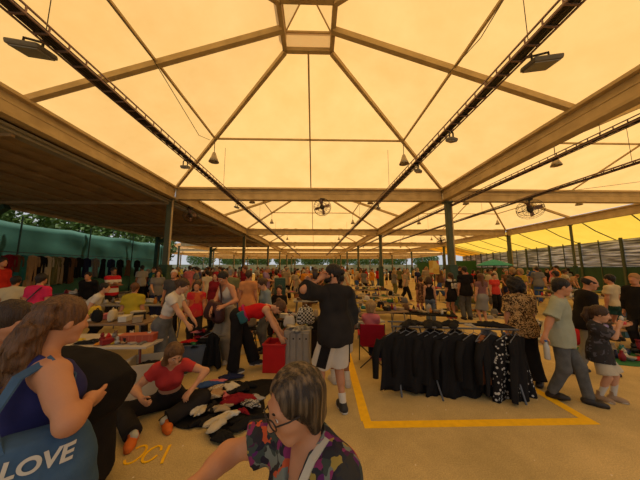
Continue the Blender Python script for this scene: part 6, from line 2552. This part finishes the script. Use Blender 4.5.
# --- camp chair with the child in pink
cc = ground(373, 368)
ch = empty('camp_chair', (cc.x + 0.02, cc.y + 0.15, 0), -0.15)
tag(ch, 'red folding camp chair seen from behind', 'chair')
ch.scale = (0.82, 0.82, 0.9)
CR = cloth_mat('camp_red', (0.35, 0.012, 0.03))
for name, pts in (('leg', [(-0.27, -0.22, 0), (0.25, -0.2, 0.42)]), ('leg', [(0.27, -0.22, 0), (-0.25, -0.2, 0.42)]), ('leg', [(-0.27, 0.24, 0), (-0.27, -0.20, 0.62)]), ('leg', [(0.27, 0.24, 0), (0.27, -0.20, 0.62)]),
                  ('upright', [(-0.25, -0.2, 0.40), (-0.26, -0.30, 0.86)]), ('upright', [(0.25, -0.2, 0.40), (0.26, -0.30, 0.86)])):
    bm = bmesh.new()
    tube(bm, pts, 0.012, 6)
    obj(name, bm, DARK, ch)
bm = bmesh.new()
box(bm, (0, 0.02, 0.405), (0.50, 0.46, 0.015), bev=0.006)
obj('seat', bm, CR, ch)
bm = bmesh.new()
box(bm, (0, -0.255, 0.64), (0.52, 0.02, 0.42), R=Matrix.Rotation(0.2, 3, 'X'), bev=0.008)
obj('backrest', bm, CR, ch)
for s in (-1, 1):
    bm = bmesh.new()
    box(bm, (s * 0.27, 0.02, 0.62), (0.07, 0.46, 0.015), bev=0.005)
    obj('armrest', bm, CR, ch)
S = dict(H=1.22, fem=True, rz=-30, at=(cc.x + 0.02, cc.y + 0.15), pelvis=0.50, py=-0.02, lean=-4, bend=8, head=(6, -30), res=0.011, skin='fair', hair='bob', hc='blond', fine=False, hs=1.1,
         footR=(0.12, 0.42, 0.0), footL=(-0.12, 0.42, 0.0), handR=(0.15, 0.40, 0.72), handL=(-0.15, 0.38, 0.72),
         top=dict(mat=pm('pink'), sleeve=0.5, hem=-0.08), bottom=dict(mat=pm('navy'), name='leggings'), shoes=dict(mat=hm('pink')))
person(S, 'small blond child in a pink t-shirt sitting in the red camp chair')

# --- stalls along the aisle and on the right
WOODT = mat('table_wood', (0.24, 0.16, 0.09), 0.7)
stalls = [(1.7, 6.6, 1.5, 0.8, 0.62, 0.2, WOODT, 'low table of clothes beyond the camp chair'), (3.2, 7.2, 1.8, 0.8, 0.45, -0.35, pm('black'), 'low black table of goods beyond the low rack'),
          (2.5, 8.6, 1.8, 0.8, 0.55, -0.2, WOODT, 'second table up the aisle on its left'), (2.9, 10.6, 1.9, 0.9, 0.55, -0.15, pm('beige'), 'third table up the aisle on its left'), (3.1, 12.8, 2.0, 0.9, 0.6, -0.1, WOODT, 'fourth table up the aisle on its left'),
          (3.3, 15.4, 2.0, 0.9, 0.6, -0.1, pm('cream'), 'fifth table up the aisle on its left'), (0.2, 8.2, 1.8, 0.8, 0.7, 0.1, pm('pale grey'), 'pale grey table behind the tall man in black'), (-0.6, 11.0, 2.0, 0.9, 0.7, 0.0, WOODT, 'wooden table amid the crowd left of the tall man'),
          (7.6, 13.2, 2.2, 0.9, 0.6, 0.15, pm('cream'), 'cream stall right of the aisle near the yellow shirt'), (7.0, 10.6, 1.8, 0.9, 0.5, 0.2, WOODT, 'wooden stall right of the aisle behind the jersey'), (9.5, 8.6, 2.4, 0.9, 0.72, 0.1, pm('beige'), 'beige stall behind the leopard print blouse'),
          (9.4, 6.7, 2.2, 0.8, 0.6, 0.05, WOODT, 'wooden stall between the bald man and the right wall'), (11.6, 10.6, 2.4, 0.9, 0.75, 0.0, pm('olive'), 'olive stall near the right wall'), (13.2, 14.5, 2.4, 0.9, 0.75, 0.1, pm('tan'), 'tan stall farther along the right wall'),
          (-3.6, 9.0, 2.0, 0.8, 0.72, 0.0, WOODT, 'wooden table behind the olive shirt'), (0.95, 5.75, 1.3, 0.6, 0.55, 0.1, pm('pale grey'), 'pale low table beside the camp chair'),
          (-0.35, 5.55, 1.1, 0.55, 0.62, 0.0, pm('black'), 'black table right behind the ribbed case'), (-2.9, 6.6, 1.3, 0.6, 0.6, 0.1, WOODT, 'small wooden table behind the orange child')]
for i, (x, y, w, d, z, rz, m, lb) in enumerate(stalls):
    table(x, y, w, d, z, rz, m, lb)
    where = 'the ' + lb.split(' behind')[0] if False else 'the ' + lb
    spread(x, y, w * 0.98, d * 0.95, z + 0.004, rz, 30 if y < 9 else 18, where, STALL, None, 40 + i, 0.85)
# ground mats at the right edge
sheet('ground_mat', [(5.35, 4.35), (7.6, 4.1), (7.9, 5.1), (5.6, 5.35)], pm('green'), 'dark green mat of goods on the ground at the right edge', seed=5, amp=0.01)
spread(6.6, 4.75, 1.9, 0.8, 0.02, -0.1, 40, 'the green mat at the right edge', kinds('jar', 'carton', 'toy', 'bowl', 'shoe', 'vase', 'book', 'bag'), None, 71)
table(6.9, 5.35, 1.5, 0.5, 0.42, -0.05, pm('tan'), 'low tan bench of goods behind the green mat')
spread(6.9, 5.35, 1.45, 0.48, 0.424, -0.05, 16, 'the low tan bench', TRINK, None, 72)
bx_ = at(628, 322, 6.3)
open_box('storage_bin', (bx_.x, bx_.y, 0), (1.1, 0.5, 0.62), 0.1, mat('petrol_plastic', (0.02, 0.09, 0.14), 0.5), 'petrol blue chest behind the goods at the right edge', 'bin', rim=mat('petrol_rim', (0.02, 0.08, 0.12), 0.5))
rb = ground(582, 352)
handbag((rb.x + 0.5, rb.y + 0.5, 0), 0.3, 'red', 'red shopping bag on the floor behind the bald man', 1.3)
handbag((rb.x + 0.1, rb.y + 0.6, 0), -0.4, 'white', 'white shopping bag on the floor beside the red one', 1.4)
sheet('ground_mat', [(4.7, 5.5), (6.0, 5.5), (6.1, 6.4), (4.9, 6.4)], pm('beige'), 'beige mat of goods behind the sage shirt man', seed=8, amp=0.01)
spread(5.4, 5.95, 1.2, 0.8, 0.02, 0, 18, 'the beige mat', None, None, 73)
MATS_ON_GROUND = [(-2.4, 7.6, 'black', 'black mat behind the child in orange'), (0.9, 7.4, 'navy', 'navy mat beyond the pale low table'), (-0.9, 6.9, 'beige', 'beige mat behind the black table'), (2.2, 10.0, 'brown', 'brown mat up the aisle on its left'),
                  (1.4, 9.6, 'black', 'black mat between two aisle tables'), (6.4, 8.6, 'cream', 'cream mat right of the aisle'), (6.9, 7.2, 'black', 'black mat behind the leopard print blouse'), (6.3, 9.9, 'olive', 'olive mat behind the team jersey'),
                  (2.9, 14.1, 'black', 'black mat far up the aisle'), (7.4, 12.0, 'grey', 'grey mat far right of the aisle'), (-1.6, 9.4, 'dark red', 'dark red mat in front of the crowd')]
for i, (x, y, c, lb) in enumerate(MATS_ON_GROUND):
    sheet('ground_mat', [(x - 0.9, y - 0.42), (x + 0.9, y - 0.42), (x + 0.9, y + 0.42), (x - 0.9, y + 0.42)], pm(c), lb + ' laid with goods', seed=20 + i, amp=0.01, n=12)
    spread(x, y, 1.75, 0.8, 0.02, 0, 20 if y < 9 else 15, 'the ' + lb, kinds('heap', 'shoe', 'bag', 'carton', 'toy', 'bowl', 'book', 'folded_garment'), None, 90 + i)
# poster and bright far screen
po = at(434, 266, 9.6)
bm = bmesh.new()
box(bm, (0, 0, 0), (0.4, 0.03, 0.55))
pr = empty('poster_stand', (po.x, po.y, 0))
tag(pr, 'yellow poster on a thin stand just left of the man in plain black', 'poster')
bm2 = bmesh.new()
tube(bm2, [(0, 0.02, 0), (0, 0.02, 2.05)], 0.02, 6)
obj('pole', bm2, DARK, pr)
o = obj('poster', bm, multi_mat('poster_print', [(0.62, 0.42, 0.08), (0.55, 0.33, 0.06), (0.62, 0.45, 0.12), (0.5, 0.12, 0.05)], 6), pr)
o.location = (0, 0, 1.78)
# market umbrella in teal on the right
um = empty('parasol', (12.2, 15.8, 0))
tag(um, 'teal parasol over a stall below the corrugated wall', 'parasol')
bm = bmesh.new()
tube(bm, [(0, 0, 0), (0, 0, 2.3)], 0.02, 6)
obj('pole', bm, DARK, um)
bm = bmesh.new()
lathe(bm, [(0.0, 2.35), (0.5, 2.2), (1.05, 1.95), (1.04, 1.92), (0.5, 2.17), (0.0, 2.31)], n=8)
obj('canopy', bm, mat('teal_canvas', (0.03, 0.30, 0.26), 0.7), um)

# ------------------------------------------------------------------ the crowd
TOPS = {'white': 6, 'black': 8, 'cream': 4, 'beige': 3, 'brown': 2, 'dark red': 2, 'red': 3, 'pink': 2, 'orange': 2, 'yellow': 1, 'olive': 2, 'green': 1, 'teal': 1, 'blue': 2, 'navy': 3, 'grey': 3, 'pale grey': 3, 'mustard': 1, 'tan': 2, 'lilac': 1}
TEMPL = []
POSES = [
    dict(fem=False, hair='short', footR=(0.10, 0, 0), footL=(-0.10, 0.03, 0)),
    dict(fem=True, hair='long', footR=(0.08, 0, 0), footL=(-0.08, 0.05, 0), handR=(0.16, 0.28, 1.02)),
    dict(fem=False, hair='short', footR=(0.10, 0.26, 0), footL=(-0.10, -0.26, 0.04), heelL=-20, handR=(0.24, -0.18, 0.85), handL=(-0.24, 0.2, 0.88), lean=3),
    dict(fem=True, hair='bun', footR=(0.08, 0.24, 0), footL=(-0.08, -0.22, 0.03), heelL=-15, handR=(0.2, 0.25, 1.0), handL=(-0.24, -0.15, 0.86), lean=3),
    dict(fem=True, hair='short', lean=30, bend=22, head=(50, 0), footR=(0.10, 0, 0), footL=(-0.10, 0.08, 0), handR=(0.15, 0.55, 0.65), handL=(-0.15, 0.5, 0.62)),
    dict(fem=False, hair='buzz', girth=1.2, handR=(0.12, 0.3, 1.15), handL=(-0.14, 0.3, 1.12), elbowR=(0.8, -0.4, -0.7), elbowL=(-0.8, -0.4, -0.7), head=(18, 0)),
    dict(fem=True, hair='bob', skirt=True, footR=(0.08, 0, 0), footL=(-0.08, 0.02, 0), handL=(-0.18, 0.24, 1.0)),
    dict(fem=True, hair='curly', girth=1.15, footR=(0.09, 0.1, 0), footL=(-0.09, -0.08, 0)),
]
for i, P_ in enumerate(POSES):
    S = dict(P_)
    S['H'] = 1.66 if S['fem'] else 1.75
    K = limbs(skeleton(S), S, Matrix.Identity(4))
    R_ = 0.024
    parts = [('body', sdf_mesh('body', body_prims(K, S, False), R_))]
    parts.append(('shirt', sdf_mesh('shirt', top_prims(K, S, dict(sleeve=0.7 if i != 3 else 0.4, hem=-0.12, t=0.024, loose=0.02)), R_, (), 0.005, i)))
    if S.get('skirt'):
        parts.append(('skirt', sdf_mesh('skirt', skirt_prims(K, S, dict(z=0.5, flare=0.06)), R_)))
    elif i in (3, 5):
        parts.append(('shorts', sdf_mesh('shorts', bottom_prims(K, S, dict(len=0.9, flare=0.04, t=0.02)), R_)))
    else:
        parts.append(('trousers', sdf_mesh('trousers', bottom_prims(K, S, dict(flare=0.03, t=0.02)), R_)))
    parts.append(('hair', sdf_mesh('hair', hair_prims(K, S, S['hair']), 0.018, (), 0.004, i, 40)))
    for nm, me in parts:
        me.materials.append(BLK)
    TEMPL.append(parts)
WHATDO = ['standing man', 'standing woman', 'walking man', 'walking woman', 'bending woman', 'stout man', 'woman in a skirt', 'stout woman']
NC = [0]


def crowd(x, y, rz, t, tc, bc_, hc, sk, s, label, group='shoppers in the crowd'):
    r = empty('person', (x, y, 0), rz)
    r.scale = (s, s, s)
    tag(r, label, 'person', group)
    for nm, me in TEMPL[t]:
        o = bpy.data.objects.new(nm, me)
        COL.objects.link(o)
        o.parent = r
        set_mat(o, {'body': skin_mat(sk), 'shirt': pm(tc), 'hair': hair_mat(hc, *HAIRS[hc])}.get(nm) or pm(bc_))


TABS = [(x, y, w, d) for (x, y, w, d, *_) in stalls] + [(x, y, 1.8, 0.85) for x, y, *_ in MATS_ON_GROUND] + [(-4.2, 5, 2, .8), (-4.9, 6.9, 2, .8), (-7.6, 6.2, 2.2, .9), (-8.9, 9.7, 2.4, .9), (-3.25, 3.9, 2, .7)]
rg = random.Random(41)
taken = [(o.location.x, o.location.y) for o in COL.objects if o.name.startswith('person') and o.parent is None]
cols_ = sorted(posts)


def free(x, y, md):
    if any((x - a) ** 2 + (y - b) ** 2 < md * md for a, b in taken):
        return False
    if any(abs(x - a) < w / 2 + 0.35 and abs(y - b) < d / 2 + 0.35 for a, b, w, d in TABS):
        return False
    if abs(y - 30.3) < 0.8 and 17 < x < 21.5 or abs(y - 33) < 0.8 and 14 < x < 18 or (x - 12.2) ** 2 + (y - 15.8) ** 2 < 2.2 or (x + 1.0) ** 2 + (y - 7.2) ** 2 < 0.4:
        return False
    if any(abs(x - a) < 0.95 and abs(y - b) < 0.85 for a, b in cols_):
        return False
    return True


def zone(x, y):
    f = (x / y)
    if f < -0.55:
        a = 'under the canopy'
    elif f < -0.25:
        a = 'left of the red tank'
    elif f < 0.02:
        a = 'left of the tall man'
    elif f < 0.27:
        a = 'right of the tall man'
    elif f < 0.5:
        a = 'beyond the clothes rack'
    elif f < 0.85:
        a = 'beyond the leopard blouse'
    else:
        a = 'near the right wall'
    b = 'near' if y < 11 else ('midway' if y < 20 else ('far off' if y < 33 else 'farthest'))
    return a, b


placed = 0
bands = [(8.6, 12, 18), (9, 16, 24), (12, 17, 52), (17, 26, 70), (26, 40, 62), (40, 60, 30)]
topl = [c for c, n in TOPS.items() for _ in range(n)]
for (ya, yb, cnt) in bands:
    k = 0
    tr = 0
    while k < cnt and tr < 6000:
        tr += 1
        y = rg.uniform(ya, yb)
        f = rg.uniform(0.5, 1.1) if (ya, cnt) == (9, 24) else rg.uniform(-0.72, 1.15) if y < 16 else rg.uniform(-0.55, 0.62)
        x = f * y
        if x > 17.5 and y < 30:
            continue
        if -0.2 < (x - (3.9 + 0.075 * (y - 8))) < 2.3 and y < 30 and rg.random() < 0.94:    # the open aisle
            continue
        if y < 9 and -0.05 < f < 0.3:
            continue
        if not free(x, y, 0.8 if y < 26 else 0.65):
            continue
        t = rg.randrange(8)
        tc = rg.choice(topl)
        bc_ = rg.choice(['black', 'black', 'navy', 'grey', 'blue', 'beige', 'brown', 'olive', 'white'])
        hc = rg.choice(['black', 'black', 'brown', 'brown', 'auburn', 'blond', 'grey'])
        sk = rg.choice(['fair', 'tan', 'tan', 'brown'])
        a, b = zone(x, y)
        for att in range(30):
            low = 'skirt' if t == 6 else ('shorts' if t in (3, 5) else 'trousers')
            lab = '%s, %s top, %s %s, %s, %s' % (WHATDO[t], tc, bc_, low, a, b)
            if lab not in USED:
                break
            tc = rg.choice(topl)
            bc_ = rg.choice(['black', 'navy', 'grey', 'blue', 'beige', 'brown', 'olive', 'white'])
            t = rg.randrange(8)
        crowd(x, y, rg.uniform(0, 6.28), t, tc, bc_, hc, sk, rg.uniform(0.93, 1.06), lab)
        taken.append((x, y))
        k += 1
